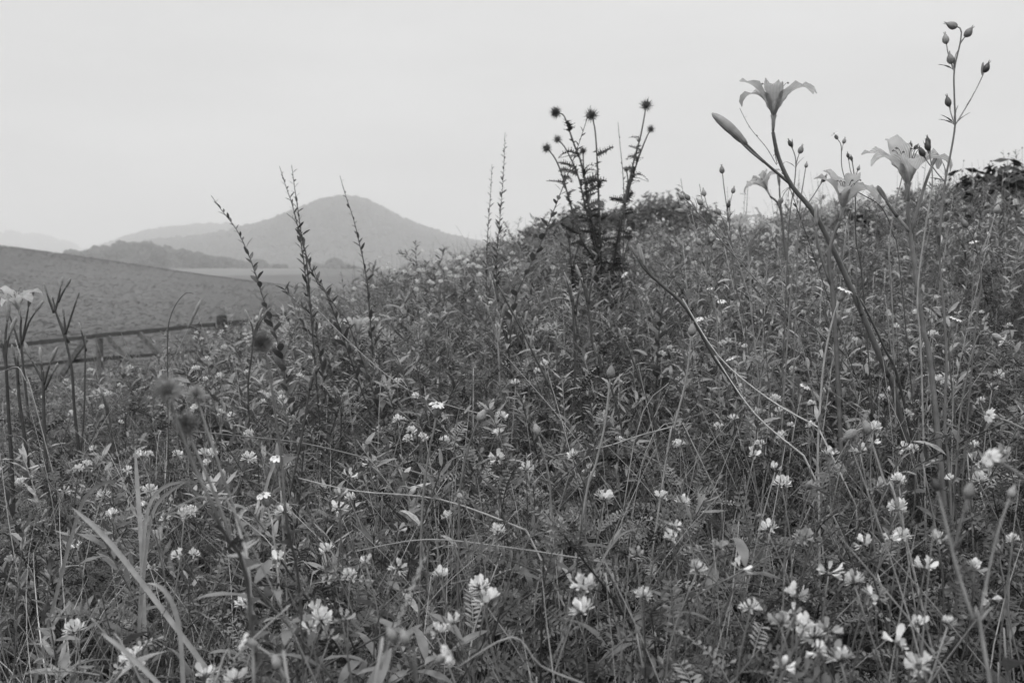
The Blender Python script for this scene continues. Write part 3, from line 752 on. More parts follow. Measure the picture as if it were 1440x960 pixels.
def campion(d, stem, tip, label, branches=(), leaves=3, dd=0.0, r=(.0011, .0019), mat='hairy', group=None, big=0, s=1.0, ldroop=0.0):
    path = spline(stem_world(d, stem, dd), 4)
    s *= .8; r = (r[0] * .75, r[1] * .75)
    root = thing('campion', path[-1], label, 'wildflower', group); o = root.location
    add_stem(root, path, r[0], r[1], mat)
    def end(pos, t, kind):
        if kind is None: return
        t = t.normalized()
        if kind == 'bud': link('bud', rnd.choice(CBUD[:2]), root, pos - o, track(t), s * rnd.uniform(.85, 1.1))
        elif kind == 'spear':
            link('bud', CBUD[2], root, pos - o, track(t), s * 1.1)
            for k in range(2): link('leaf', LEAF_LANCE[1], root, pos - t * .006 - o, trackx((t + rdir(-.3, .3) * .45), 0), s * rnd.uniform(.6, .9))
        elif kind == 'pod': link('seed_pod', CPOD, root, pos - o, track(t), s)
        else:
            t2 = (t + Vector((0, -.25, 0))).normalized()
            cx = link('calyx', CCALYX, root, pos - o, track(t2), s)
            for k in range(5): link('petal', CPET, cx, (0, 0, .0195), Euler((0, 0, k * 1.2566 + rnd.uniform(-.1, .1))), rnd.uniform(.85, 1.05))
    end(path[0], path[0] - path[1], tip)
    for b in branches:
        bp = spline([P(px, py, d + (b[2] if len(b) > 2 else 0)) for px, py in b[0]], 3)
        add_stem(root, bp, r[0] * .8, r[0] * 1.1, mat, 'branch'); end(bp[0], bp[0] - bp[1], b[1])
        if (bp[0] - bp[-1]).length < .024: continue
        link('leaf', LEAF_LANCE[0], root, bp[-1] - o, trackx(((bp[0] - bp[-1]).normalized() + Vector((.4, 0, -.1)))), s * .9)
        link('leaf', LEAF_LANCE[0], root, bp[-1] - o, trackx(((bp[0] - bp[-1]).normalized() + Vector((-1.1, 0, -.4)))), s * .8)
    for k in range(leaves):
        t = .15 + .6 * (k + .5) / max(1, leaves); p, tg = along(path, t); a = rnd.uniform(0, 6.28)
        for q in (0, math.pi):
            dv = Vector((math.cos(a + q), math.sin(a + q) * .8, .55 - ldroop))
            link('leaf', rnd.choice(LEAF_C), root, p - o, trackx(dv, rnd.uniform(-.3, .3)), s * rnd.uniform(.6, .95) * (1 + .3 * t))
    for k in range(big):
        t = .70 + .26 * k / max(1, big); p, tg = along(path, t)
        for q in (0, math.pi):
            a = k * 1.5 + q + .2
            link('leaf', rnd.choice(LEAF_BIG), root, p - o, trackx((math.cos(a), math.sin(a) * .7, .3), 0), s * rnd.uniform(.55, .8))
    return root
# the tallest one, against the sky
campion(1.3, [(1352, 46), (1350, 62), (1342, 99), (1342, 135), (1343, 176), (1337, 215), (1329, 256), (1323, 310), (1321, 360), (1326, 420), (1331, 500), (1329, 600), (1336, 680)], None,
        'tallest hairy campion with four swollen buds in a cluster above the sky line', leaves=2, r=(.0011, .0026), big=3,
        branches=[([(1346, 38), (1350, 40), (1352, 46)], 'bud'), ([(1357, 52), (1354, 56), (1350, 62)], 'bud'), ([(1331, 62), (1334, 78), (1342, 99)], 'bud'), ([(1338, 90), (1339, 94), (1342, 100)], 'bud'),
                  ([(1384, 102), (1372, 127), (1356, 155), (1343, 176)], 'spear'), ([(1370, 130), (1366, 138), (1360, 148)], None),
                  ([(1335, 150), (1338, 162), (1343, 176)], 'spear'), ([(1306, 212), (1312, 235), (1329, 256)], 'spear'), ([(1300, 220), (1306, 230), (1314, 238)], 'spear')])
campion(1.75, [(1178, 196), (1183, 206), (1184, 236), (1194, 262), (1215, 275), (1240, 292), (1256, 330), (1268, 400)], 'flower', 'campion on a snaking bent stem holding one nodding starry flower', leaves=1, r=(.0008, .0014), s=.75,
        branches=[([(1186, 202), (1185, 206), (1184, 212)], 'bud')])
campion(1.8, [(1198, 226), (1201, 245), (1203, 280), (1204, 340), (1215, 420)], 'spear', 'slender campion with tiny buds strung up its top beside a snaking stem', leaves=2, s=.7,
        branches=[([(1193, 222), (1196, 240), (1201, 255)], 'spear'), ([(1206, 240), (1203, 250), (1202, 262)], 'bud')])
campion(1.7, [(1278, 208), (1274, 222), (1266, 260), (1256, 300), (1250, 360), (1255, 440)], 'spear', 'campion with a pale flower and two spear buds behind the wide lily', leaves=1, s=.75,
        branches=[([(1262, 214), (1268, 218), (1273, 224)], 'flower'), ([(1285, 210), (1280, 216), (1274, 224)], 'spear')])
campion(1.45, [(1306, 204), (1308, 218), (1311, 260), (1300, 330), (1290, 420), (1296, 520)], 'spear', 'leafy topped campion with clustered pointed leaves above the wilted lily', leaves=2, s=.9)
campion(2.1, [(1016, 244), (1019, 270), (1026, 320), (1034, 400), (1050, 470)], 'bud', 'straight campion with one small bud at the tip and a lower side bud', leaves=2, s=1.0,
        branches=[([(1030, 272), (1026, 290), (1024, 310)], 'bud'), ([(1024, 292), (1023, 300), (1023, 312)], 'spear')])
campion(2.0, [(991, 276), (995, 290), (1010, 318), (1030, 352), (1048, 400), (1060, 470)], 'bud', 'campion leaning left with paired fat buds and a drooping side pod', leaves=2,
        branches=[([(988, 288), (992, 292), (998, 298)], 'bud'), ([(1013, 302), (1018, 312), (1026, 338)], 'pod')])
campion(1.9, [(962, 280), (975, 292), (1000, 322), (1040, 368), (1080, 412), (1110, 440), (1180, 500)], 'bud', 'long straight campion stem slanting to the left with a cluster of small buds', leaves=0, r=(.0012, .002), mat='stem',
        branches=[([(970, 281), (974, 286), (980, 297)], 'bud'), ([(962, 298), (974, 302), (988, 312)], 'pod')])
campion(1.95, [(966, 300), (978, 330), (995, 370), (1005, 420), (1010, 500)], 'pod', 'woolly campion with three pods on the weedy slope left of the lilies', leaves=4, s=1.1, branches=[([(985, 345), (990, 355), (996, 372)], 'pod'), ([(1003, 352), (1000, 362), (997, 375)], 'bud')])
campion(1.9, [(1113, 206), (1119, 225), (1117, 260), (1110, 310), (1105, 420)], 'spear', 'campion with a slim and a plump bud right beside the tall lily stem', leaves=1, s=1.0,
        branches=[([(1124, 216), (1121, 225), (1119, 236)], 'bud'), ([(1100, 278), (1104, 270), (1112, 262)], 'bud')])
campion(1.9, [(1133, 236), (1130, 255), (1124, 300), (1120, 400)], 'bud', 'short campion with a dark narrow bud between the tall lily and the sky', leaves=1, s=.7)
campion(1.8, [(1156, 256), (1146, 272), (1130, 300), (1118, 360), (1110, 440)], 'spear', 'campion with a spear shaped leafy tip leaning over the lily stem', leaves=2, s=1.0)
campion(1.15, [(613, 586), (610, 605), (604, 632), (596, 690), (592, 770)], 'flower', 'short fuzzy campion with one open white flower on the middle slope', leaves=3, r=(.0016, .0022))
campion(1.15, [(673, 592), (667, 605), (656, 640), (647, 690), (645, 760)], 'pod', 'fuzzy campion with a pale swollen pod and long low leaves', leaves=2, r=(.0016, .0022), big=1)
campion(1.25, [(757, 612), (765, 640), (772, 672), (776, 720), (780, 760)], 'pod', 'campion pod on a stem tilting left among fallen dry stalks', leaves=1, r=(.0013, .002))
campion(1.15, [(858, 532), (855, 560), (850, 600), (838, 652), (818, 730)], 'pod', 'tall pale fuzzy campion stem with a long pod and swollen joints', leaves=1, r=(.0014, .0022))
campion(1.25, [(972, 472), (968, 510), (962, 545), (948, 600), (936, 650)], 'pod', 'campion with a single round pod at the end of a curved pale stem', leaves=1, r=(.0013, .002))
campion(1.2, [(1180, 424), (1172, 445), (1160, 500), (1154, 560), (1150, 640), (1152, 720)], 'flower', 'hairy campion with nodding calyx and opposite arching leaves in the open slope', leaves=3, r=(.0013, .002))
campion(1.45, [(1338, 462), (1334, 480), (1338, 540), (1345, 620)], 'flower', 'campion with a bright round white flower just behind the tallest stem', leaves=2)
campion(1.3, [(1395, 470), (1380, 466), (1366, 500), (1352, 570), (1345, 650)], 'flower', 'campion whose white flower faces sideways on a bent neck', leaves=2)
campion(.95, [(1405, 588), (1425, 596), (1460, 620), (1490, 700)], 'flower', 'campion leaning in with a large bright white flower and striped calyx', leaves=0, r=(.0012, .0018), s=.75)
campion(.62, [(1410, 652), (1440, 672), (1480, 720), (1500, 800)], 'flower', 'close campion bent over so that its rounded calyx hides the petals', leaves=0, r=(.0012, .0018), ldroop=.2, s=.7)
campion(.58, [(1318, 690), (1330, 735), (1346, 800), (1368, 870), (1392, 960)], 'spear', 'blurred close hairy stem with broad opposite leaves by the bramble leaf', leaves=3, r=(.0010, .0018), s=.6, big=1, branches=[([(1360, 700), (1350, 740), (1340, 775)], 'bud'), ([(1420, 700), (1400, 760), (1375, 880)], 'bud')])
campion(1.0, [(1222, 610), (1232, 640), (1245, 680), (1270, 740)], 'pod', 'campion pod hanging from a hooked pale stem above dense vetch', leaves=1, branches=[([(1205, 606), (1218, 602), (1228, 625)], 'pod')])
campion(.62, [(362, 908), (385, 925), (402, 955), (410, 990)], 'flower', 'close nodding campion flower with pale calyx bending left', leaves=1, r=(.0009, .0013), s=.65, branches=[([(392, 940), (396, 950), (402, 962)], 'pod')])
campion(.56, [(572, 905), (578, 925), (585, 965), (588, 1000)], 'pod', 'close blurred campion with a hairy pod beside a bent grass spike', leaves=1, r=(.0009, .0013), s=.6, branches=[([(612, 930), (600, 940), (588, 960)], 'flower'), ([(556, 900), (565, 915), (578, 940)], 'bud')])
campion(1.15, [(376, 712), (380, 730), (388, 780)], 'flower', 'small campion flower beside an almost black bent stalk', leaves=2)
campion(1.2, [(392, 660), (394, 690), (398, 740)], 'flower', 'small campion with a white flower under the woolly thistle stem', leaves=2)
campion(2.6, [(884, 392), (890, 400), (905, 430), (915, 490)], 'flower', 'campion with a white flower under the spiny thistle clump', leaves=2, s=1.1)
campion(2.4, [(1001, 414), (1003, 430), (1006, 490)], 'flower', 'campion with a white flower low beside the leaning lily stalk', leaves=2)
campion(1.1, [(1405, 780), (1408, 800), (1415, 860)], 'bud', 'short campion bud standing by the serrated broad leaves', leaves=2)
campion(1.5, [(1360, 320), (1372, 345), (1380, 400), (1370, 480)], 'pod', 'campion with an open round seed pod against the flowery slope', leaves=2, mat='stem', branches=[([(1400, 300), (1390, 330), (1378, 360)], 'bud')])
for i in range(46):
    px = rnd.uniform(930, 1430) if i % 3 else rnd.uniform(450, 950); d = rnd.uniform(1.7, 4.2) if i % 3 else rnd.uniform(2.4, 4.2)
    x = (px - 720) / 1400 * d; c = canopy(x, d); h = rnd.uniform(.02, .22) if px > 1000 else rnd.uniform(.0, .08)
    lean = rnd.uniform(-.10, .05)
    top = Vector((x + lean, d, c + h)); mid = Vector((x + lean * .3, d, c - .1)); base = Vector((x, d, ground(x, d) - .01))
    path = spline([top, mid, base], 5)
    lab, gr = by_mark('thin weedy campion with narrow leaves', 'thin campions', top); root = thing('campion', base, lab, 'wildflower', gr); o = root.location
    add_stem(root, path, .0009, .0018, rnd.choice(('hairy', 'stem')))
    t = (path[0] - path[1]).normalized(); k = rnd.random()
    if k < .3:
        cx = link('calyx', CCALYX, root, top - o, track((t + rdir(0, .6) * .6).normalized()), .9)
        for q in range(5): link('petal', CPET, cx, (0, 0, .0195), Euler((0, 0, q * 1.2566)), .95)
    else: link('bud', rnd.choice(CBUD), root, top - o, track(t), rnd.uniform(.8, 1.1))
    for q in range(5):
        p, tg = along(path, .12 + .16 * q); a = rnd.uniform(0, 6.28)
        for w in (0, math.pi): link('leaf', rnd.choice(LEAF_C + LEAF_LANCE), root, p - o, trackx((math.cos(a + w), math.sin(a + w), .8)), rnd.uniform(.6, 1.05))

# ------------------------------------------------------------------ thistles
def thistle(d, base_px, stems, label, head_s=1.0, leafy=7, group=None, r=(.0018, .0042), mat='thleaf', soft=False):
    bp = P(base_px[0], base_px[1], d); g = ground(bp.x, bp.y); base = Vector((bp.x, bp.y, g))
    root = thing('thistle', base, label, 'thistle', group)
    for si, (pts, hs, lf) in enumerate(stems):
        dd = ((si * 37) % 5 - 2) * .04
        w = [P(px, py, d + dd) for px, py in pts] + [bp + Vector((0, 0, -.03)), base + Vector((0, 0, -.01))]
        path = spline(w, 4); add_stem(root, path, r[0], r[1], mat)
        if hs:
            t = (path[0] - path[1]).normalized()
            hd = link('flower_head', TCORE2 if soft else TCORE, root, path[0] + t * .008 * hs - base, track(t), head_s * hs)
            link('bract', rnd.choice(TBR2 if soft else TBR), hd, (0, 0, 0), Euler((0, 0, rnd.uniform(0, 6))), 1)
        lf = int(lf * 1.6)
        for k in range(lf):
            t_ = (.07 if lf > 4 else .35) + .62 * (k + rnd.random() * .6) / lf; p, tg = along(path, t_); a = rnd.uniform(0, 6.28)
            dv = Vector((math.cos(a), math.sin(a) * .6, .15 + rnd.uniform(-.1, .5)))
            link('leaf', rnd.choice(TLEAF), root, p - base, trackx(dv, rnd.uniform(-1.4, 1.4)), rnd.uniform(.6, 1.15) * head_s)
        # short spines winged along the stem
        m = MB()
        for k in range(150 if lf > 4 else 18):
            p, tg = along(path, .10 + .75 * rnd.random()); s_ = rdir(-.2, .6); i0 = len(m.v); q = p - base
            m.v += [q + tg * .004, q - tg * .004, q + s_ * rnd.uniform(.006, .018)]; m.f.append((i0, i0 + 1, i0 + 2))
        if m.f: tag(link('spine', m.mesh('spine', mat, False), root), kind='stuff')
    return root
thistle(3.2, (846, 385), [
    ([(771, 211), (780, 222), (790, 245), (803, 290), (818, 338)], .85, 12),
    ([(786, 198), (796, 210), (812, 245), (822, 285), (834, 340)], .75, 12),
    ([(785, 159), (793, 163), (800, 182), (808, 205), (818, 232), (828, 290)], 1.05, 6),
    ([(833, 166), (837, 185), (840, 230), (842, 280), (844, 330)], 1.1, 4),
    ([(820, 215), (821, 240), (826, 285), (836, 335)], .7, 12),
    ([(832, 262), (830, 275), (829, 300)], .55, 5)], 'dark spiny thistle clump with nodding round heads against the sky', leafy=10)
thistle(3.25, (862, 380), [
    ([(908, 152), (905, 170), (900, 195), (890, 232), (881, 275), (872, 318)], 1.05, 4),
    ([(914, 184), (908, 196), (896, 228), (884, 268), (874, 310)], .7, 16),
    ([(881, 240), (883, 255), (880, 275)], .5, 4)], 'dark thistle leaning right with two heads, next to the larger thistle clump')
for i in range(5):
    px, py = ((800, 345), (835, 330), (870, 340), (850, 350), (815, 352))[i]
    thistle(3.3 + .1 * i, (px + 6, py + 50), [([(px, py - 10), (px + 2, py + 15), (px + 4, py + 35)], .5, 9), ([(px + 14, py - 2), (px + 8, py + 20), (px + 5, py + 38)], .45, 8)],
            'low leafy young thistle crowding the foot of the tall thistles', group='young thistles at the foot of the clump')
thistle(.85, (425, 850), [([(373, 497), (380, 530), (388, 590), (397, 660), (404, 740)], 1.0, 3)], 'close out of focus thistle with one bristly head on a long leaning stem', head_s=.5, r=(.0010, .0015), mat='stem', soft=True)
thistle(.72, (355, 850), [([(241, 566), (250, 595), (275, 660), (310, 740)], .95, 3), ([(266, 608), (274, 630), (300, 690), (325, 760)], .85, 3), ([(279, 566), (290, 600), (310, 660), (335, 740)], .8, 3)],
        'close blurred thistle with three soft bristly heads', head_s=.55, r=(.0010, .0015), mat='stem', soft=True)

# ------------------------------------------------------------------ wand-like leafy stems
def wand(d, stem, label, n=34, kind=0, s=1.0, mat='wand', r=(.0006, .0022), group=None, lo=.02, hi=.6):
    path = spline(stem_world(d, stem), 4); root = thing('leafy_wand', path[-1], label, 'wild plant', group); o = root.location
    add_stem(root, path, r[0], r[1], mat, n=5)
    n = int(n * 1.7); s *= 1.05
    for k in range(n):
        t = lo + (hi - lo) * k / n; p, tg = along(path, t); a = k * 2.4 + rnd.uniform(-.4, .4)
        out = Vector((math.cos(a), math.sin(a), 0)); dv = out * rnd.uniform(.6, 1.1) - tg * rnd.uniform(.5, 1.1)
        sc = s * (.45 + .9 * min(1, t * 2.2)) * rnd.uniform(.7, 1.2)
        link('leaf', LEAF_T[2] if kind == 1 and t > .22 else rnd.choice(LEAF_T[:2]), root, p - o, trackx(dv, rnd.uniform(-.5, .5)), sc)
    return root
wand(3.4, [(710, 186), (709, 225), (706, 270), (702, 320), (699, 350), (698, 400)], 'tallest thin leafy wand standing upright beside a shorter twin', 46, s=1.25)
wand(3.4, [(692, 231), (690, 270), (687, 310), (685, 350), (684, 400)], 'shorter of two upright thin leafy wands', 30, s=1.15)
wand(2.4, [(831, 148), (822, 178), (806, 225), (783, 285), (757, 350), (735, 395), (720, 445)], 'leafy wand leaning right across the thistle with rounded lower leaves', 30, 1, 1.25)
wand(3.1, [(869, 172), (872, 205), (876, 245), (878, 300), (876, 360)], 'thin bare wand rising between the thistle stems', 20, s=.8)
wand(2.3, [(393, 234), (402, 262), (413, 295), (423, 340), (430, 390), (437, 440), (450, 500)], 'left one of a close pair of leafy wands before the hill', 44, s=1.15)
wand(2.3, [(410, 232), (414, 262), (419, 295), (424, 330), (434, 370), (448, 400), (470, 440)], 'right one of a close pair of leafy wands before the hill', 46, s=1.25)
wand(2.5, [(478, 247), (486, 275), (497, 308), (506, 345), (513, 378), (520, 440)], 'single slim leafy wand leaning left before the hill peak', 30, s=1.15)
wand(2.1, [(297, 275), (312, 296), (332, 322), (347, 352), (359, 384), (372, 425), (390, 480), (403, 545)], 'pale stemmed wand with curled leaves leaning far to the left', 34, 1, 1.35, mat='hairy')
wand(2.2, [(403, 300), (416, 312), (422, 330), (428, 352), (434, 400)], 'short side wand tucked against the pair before the hill', 20, s=.9)
wand(2.2, [(440, 372), (446, 392), (458, 412), (478, 440), (500, 480)], 'short leafy wand with dark rounded leaves below the pair', 20, 1, 1.1)
wand(1.85, [(1040, 152), (1055, 180), (1078, 208), (1092, 232), (1110, 262)], 'fine trailing vine wand beside the tall lily flower', 18, 0, .6, r=(.0004, .0009))
wand(2.2, [(958, 380), (940, 400), (930, 440), (925, 500)], 'short leafy wand below the young trees', 24, 1, 1.4)
for i in range(26):
    px = rnd.uniform(540, 960); d = rnd.uniform(3.2, 5.6); x = (px - 720) / 1400 * d; c = canopy(x, d); h = rnd.uniform(.04, .16); ln = rnd.uniform(-.06, .06)
    r0 = (x + ln, d, c + h)
    path = spline([Vector(r0), Vector((x + ln * .4, d, c - .08)), Vector((x, d, ground(x, d) - .01))], 5)
    root = thing('leafy_wand', path[-1], 'short leafy wand poking out of the brow of the bank', 'wild plant', 'short wands on the brow'); o = root.location
    add_stem(root, path, .0006, .0018, 'wand', n=4)
    for k in range(20):
        p, tg = along(path, .02 + .6 * k / 20); a = k * 2.4
        link('leaf', rnd.choice(LEAF_T), root, p - o, trackx(Vector((math.cos(a), math.sin(a), 0)) - tg * .8), rnd.uniform(.7, 1.3))

# fine branching stalks with tiny round heads on the crest
def tiny_head():
    m = MB(); m.lathe((0, 0, 0), (0, 0, 1), [(0, .001), (.003, .006), (.006, .008), (.009, .005), (.011, .001)], 7); return m.mesh('flower_head', 'wand')
TINY = tiny_head()
for i in range(22):
    px = rnd.uniform(1330, 1440) if i < 12 else rnd.uniform(1040, 1330); y = rnd.uniform(5.2, 8); x = (px - 720) / 1400 * y; g = ground(x, y)
    base = Vector((x, y, g)); root = thing('branching_weed', base, 'fine branching stalk with tiny round heads ' + ('beside the large dark bush' if i < 12 else 'on the crest behind the lilies'), 'weed', 'fine stalks by the bush' if i < 12 else 'fine stalks on the crest')
    H = canopy(x, y) - g + rnd.uniform(.08, .26); top = Vector((rnd.uniform(-.05, .05), 0, H)); mid = top * .72
    st = MB(); st.tube(spline([(0, 0, 0), mid, top], 3), [.002, .0008], 4); link('stem', st.mesh('stem', 'wand'), root); link('flower_head', TINY, root, top, None, rnd.uniform(.8, 1.2))
    for k in range(4):
        q = mid + Vector((rnd.uniform(-.11, .11), rnd.uniform(-.08, .08), rnd.uniform(.03, .14))); b = MB(); b.tube(spline([mid * rnd.uniform(.85, 1), mid.lerp(q, .5) - Vector((0, 0, .01)), q], 3), [.0012, .0006], 4)
        link('branch', b.mesh('branch', 'wand'), root); link('flower_head', TINY, root, q, None, rnd.uniform(.6, 1.1))

# ------------------------------------------------------------------ leafy weeds on the bank
def weed(x, y, h, label, group, leaves, n, s, stemr=(.0009, .0024), mat='stem', flowers=0, lean=.06):
    g = ground(x, y); base = Vector((x, y, g - .01)); top = Vector((x + rnd.uniform(-lean, lean), y + rnd.uniform(-lean, lean), g + h))
    path = spline([base, base.lerp(top, .5) + Vector((rnd.uniform(-.03, .03), rnd.uniform(-.03, .03), 0)), top], 5)
    root = thing('leafy_weed', base, label, 'weed', group); o = base
    add_stem(root, path, stemr[1], stemr[0], mat, n=5)
    for k in range(n):
        t = .25 + .74 * k / n; p, tg = along(path, t); a = k * 2.4 + rnd.uniform(-.5, .5)
        link('leaf', rnd.choice(leaves), root, p - o, trackx((math.cos(a), math.sin(a), rnd.uniform(.2, 1.0)), rnd.uniform(-.4, .4)), s * rnd.uniform(.7, 1.2) * (1.15 - .45 * t))
    for k in range(flowers):
        q = top + Vector((rnd.uniform(-.05, .05), rnd.uniform(-.05, .05), rnd.uniform(-.01, .06)))
        m = MB(); m.tube([Vector((0, 0, 0)), (top - path[-3]) * -.4 + (path[-3] - q) * .6], [.0005, .0008], 4)
        b = link('flower_stalk', m.mesh('flower_stalk', 'stem'), root, q - o); link('flower_head', rnd.choice(HEADJ), b, (0, 0, 0), Euler((0, 0, rnd.uniform(0, 6))), .8)
    return root
for i in range(70):      # bushy knoll
    y = rnd.uniform(2.6, 5.2); px = rnd.uniform(430, 1000); x = (px - 720) / 1400 * y
    lab, gr = by_mark('bushy dark leaved weed', 'bushy weeds', Vector((x, y, canopy(x, y)))); weed(x, y, .36 + rnd.uniform(-.04, .09), lab, gr, LEAF_W, 18, rnd.uniform(.6, .95))
for i in range(24):
    y = rnd.uniform(3.4, 4.8); px = rnd.uniform(545, 720); x = (px - 720) / 1400 * y
    weed(x, y, .39 + rnd.uniform(0, .12), 'weed with clusters of small white flowers on the brow of the knoll', 'white flowered weeds on the brow', LEAF_W[:2], 16, .5, lean=.12, flowers=rnd.choice((2, 3, 4)))
for i in range(40):
    y = rnd.uniform(1.9, 3.2); px = rnd.uniform(380, 1440); x = (px - 720) / 1400 * y
    lab, gr = by_mark('narrow leaved weed', 'narrow leaved weeds', Vector((x, y, canopy(x, y)))); weed(x, y, .33 + rnd.uniform(-.02, .1), lab, gr, LEAF_W[:2] + LEAF_C, 14, rnd.uniform(.55, .85))
for i in range(74):
    y = rnd.uniform(1.7, 3.0); px = rnd.uniform(930, 1350); x = (px - 720) / 1400 * y
    lab, gr = by_mark('tall leafy weed with pale stem', 'tall leafy weeds', Vector((x, y, canopy(x, y) + .1))); weed(x, y, .42 + rnd.uniform(.0, .34) * (1 if px > 1000 else .5), lab, gr, LEAF_C + LEAF_W[:2] + LEAF_LANCE, 26, rnd.uniform(.55, .95), stemr=(.0007, .0015), mat='hairy', lean=.16)
for i in range(60):
    y = rnd.uniform(4.2, 8.5); px = rnd.uniform(960, 1440); x = (px - 720) / 1400 * y
    lab, gr = by_mark('scraggy weed on the crest', 'crest weeds', Vector((x, y, canopy(x, y)))); weed(x, y, .40 + rnd.uniform(.0, .34), lab, gr, LEAF_LANCE + LEAF_C, 18, rnd.uniform(.7, 1.2), lean=.1)
for (px, py, s) in ((1300, 650, .9), (1350, 640, .9), (1400, 880, 1.2), (1430, 930, 1.3), (870, 810, 1.0), (690, 700, .8), (900, 900, 1.0), (520, 690, .7), (560, 620, .9), (640, 620, .9), (590, 640, .8)):
    p = on_canopy(px, py)
    lab, gr = by_mark('low weed with broad pointed leaves', 'broad leaved weeds', p); weed(p.x, p.y, p.z - ground(p.x, p.y) + .0, lab, gr, LEAF_BIG, 8, s * .58, lean=.02)

# ------------------------------------------------------------------ crown vetch plants with their flower heads
def vetch(head, label, group, nl, near, hs=1.0, nlead=0):
    gx, gy = head.x + rnd.uniform(-.08, .08), head.y + rnd.uniform(-.04, .1)
    base = Vector((gx, gy, ground(gx, gy) - .005)); root = thing('crown_vetch', base, label, 'wildflower', group); o = base
    node = base.lerp(head, .62) + Vector((rnd.uniform(-.05, .05), rnd.uniform(-.04, .04), .01))
    path = spline([base, base.lerp(node, .5) + Vector((rnd.uniform(-.03, .03), rnd.uniform(-.03, .03), 0)), node], 4)
    add_stem(root, path, .0017, .0012, 'stem', n=5)
    ped = spline([node, node.lerp(head, .5) + Vector((rnd.uniform(-.012, .012), 0, .004)), head - Vector((0, 0, .003))], 3)
    add_stem(root, ped, .0010, .0008, 'vetch2', 'flower_stalk', 4)
    t = (ped[-1] - ped[-2]).normalized(); t = (t + Vector((rnd.uniform(-.35, .35), rnd.uniform(-.5, .1), .3))).normalized()
    if near:
        core, ds = rnd.choice(HEADC); q = track(t, rnd.uniform(0, 6.28))
        h = link('flower_head', core, root, head - o, q, hs)
        wh = FLO if rnd.random() < .72 else FLO2
        for d in ds: link('floret', wh if rnd.random() < .85 else FLO2, h, d * .0042, trackx((d + Vector((rnd.uniform(-.3, .3), rnd.uniform(-.3, .3), rnd.uniform(-.5, .25)))).normalized(), rnd.uniform(-.6, .6)), rnd.uniform(.65, 1.2))
    else: link('flower_head', rnd.choice(HEADJ), root, head - o, track(t, rnd.uniform(0, 6.28)), hs)
    for k in range(nl):
        p, tg = along(path, .5 + .5 * (k + 1) / nl); a = k * 2.4 + rnd.uniform(-.4, .4)
        link('leaf', rnd.choice(VL), root, p - o, trackx((math.cos(a), math.sin(a), rnd.uniform(.0, .7)), rnd.uniform(-.4, .4)), rnd.uniform(.75, 1.15))
HEADS = [(1130, 880), (1098, 876), (1165, 888), (1100, 938), (1150, 915), (1182, 925), (1165, 805), (1118, 838), (1115, 862), (1202, 818), (1080, 745), (1130, 757), (1215, 765), (1253, 757), (1090, 660), (1140, 685),
 (1167, 640), (1210, 635), (1230, 685), (1180, 662), (1262, 715), (1340, 675), (1252, 550), (1305, 555), (1228, 622), (1270, 630), (1090, 562), (1140, 600), (1370, 800), (1320, 760), (1300, 798), (1392, 842), (1290, 880),
 (1262, 905), (1292, 938), (945, 757), (950, 740), (1010, 600), (1032, 590), (820, 825), (805, 640), (828, 662), (725, 540), (756, 522), (766, 513), (683, 845), (615, 890), (637, 876), (490, 670), (478, 695), (482, 870),
 (447, 860), (435, 886), (462, 896), (460, 775), (476, 716), (390, 790), (385, 652), (370, 565), (396, 560), (232, 730), (108, 770), (110, 660), (131, 632), (30, 680), (17, 790), (183, 518), (170, 595), (146, 700),
 (190, 940), (290, 950), (330, 958), (325, 585), (275, 575), (60, 560), (100, 582), (152, 555), (230, 560), (652, 700), (625, 620), (1175, 445), (1202, 480), (1130, 440), (1290, 440), (1230, 482), (1260, 460), (1192, 440),
 (1312, 470), (1380, 440), (980, 800), (1012, 770), (870, 620), (930, 500), (942, 490), (850, 702), (780, 740), (560, 745), (520, 652), (702, 610), (895, 780), (1060, 640), (1040, 800), (1055, 855), (1230, 840), (1415, 640), (700, 645), (740, 660),
 (905, 838), (930, 700), (1160, 550), (1115, 520), (1370, 650), (1395, 545), (350, 610), (300, 640), (90, 690), (250, 640), (210, 640), (420, 800), (400, 720), (515, 790), (560, 800), (585, 560), (560, 590)]
for (px, py) in HEADS:
    h = on_canopy(px, py, .05)
    lab, gr = by_mark('crown vetch with white flower head', 'crown vetch', h)
    vetch(h, lab, gr, 9 if h.y < 1.6 else 6, h.y < 1.5, rnd.uniform(.46, .76))
for i in range(195):
    y = 1.5 + 4.3 * rnd.random() ** .9; px = rnd.uniform(-120, 1560)
    if i >= 150: y = rnd.uniform(.75, 1.7); px = rnd.uniform(60, 1440)
    if i < 150 and 480 < px < 1000 and rnd.random() < .65: px = rnd.choice((rnd.uniform(1000, 1560), rnd.uniform(-100, 450)))
    x = (px - 720) / 1400 * y; h = Vector((x, y, canopy(x, y) + rnd.uniform(.02, .07)))
    lab, gr = by_mark('small crown vetch with few leaves', 'small crown vetch', h)
    vetch(h, lab, gr, 3, False, rnd.uniform(.42, .75))

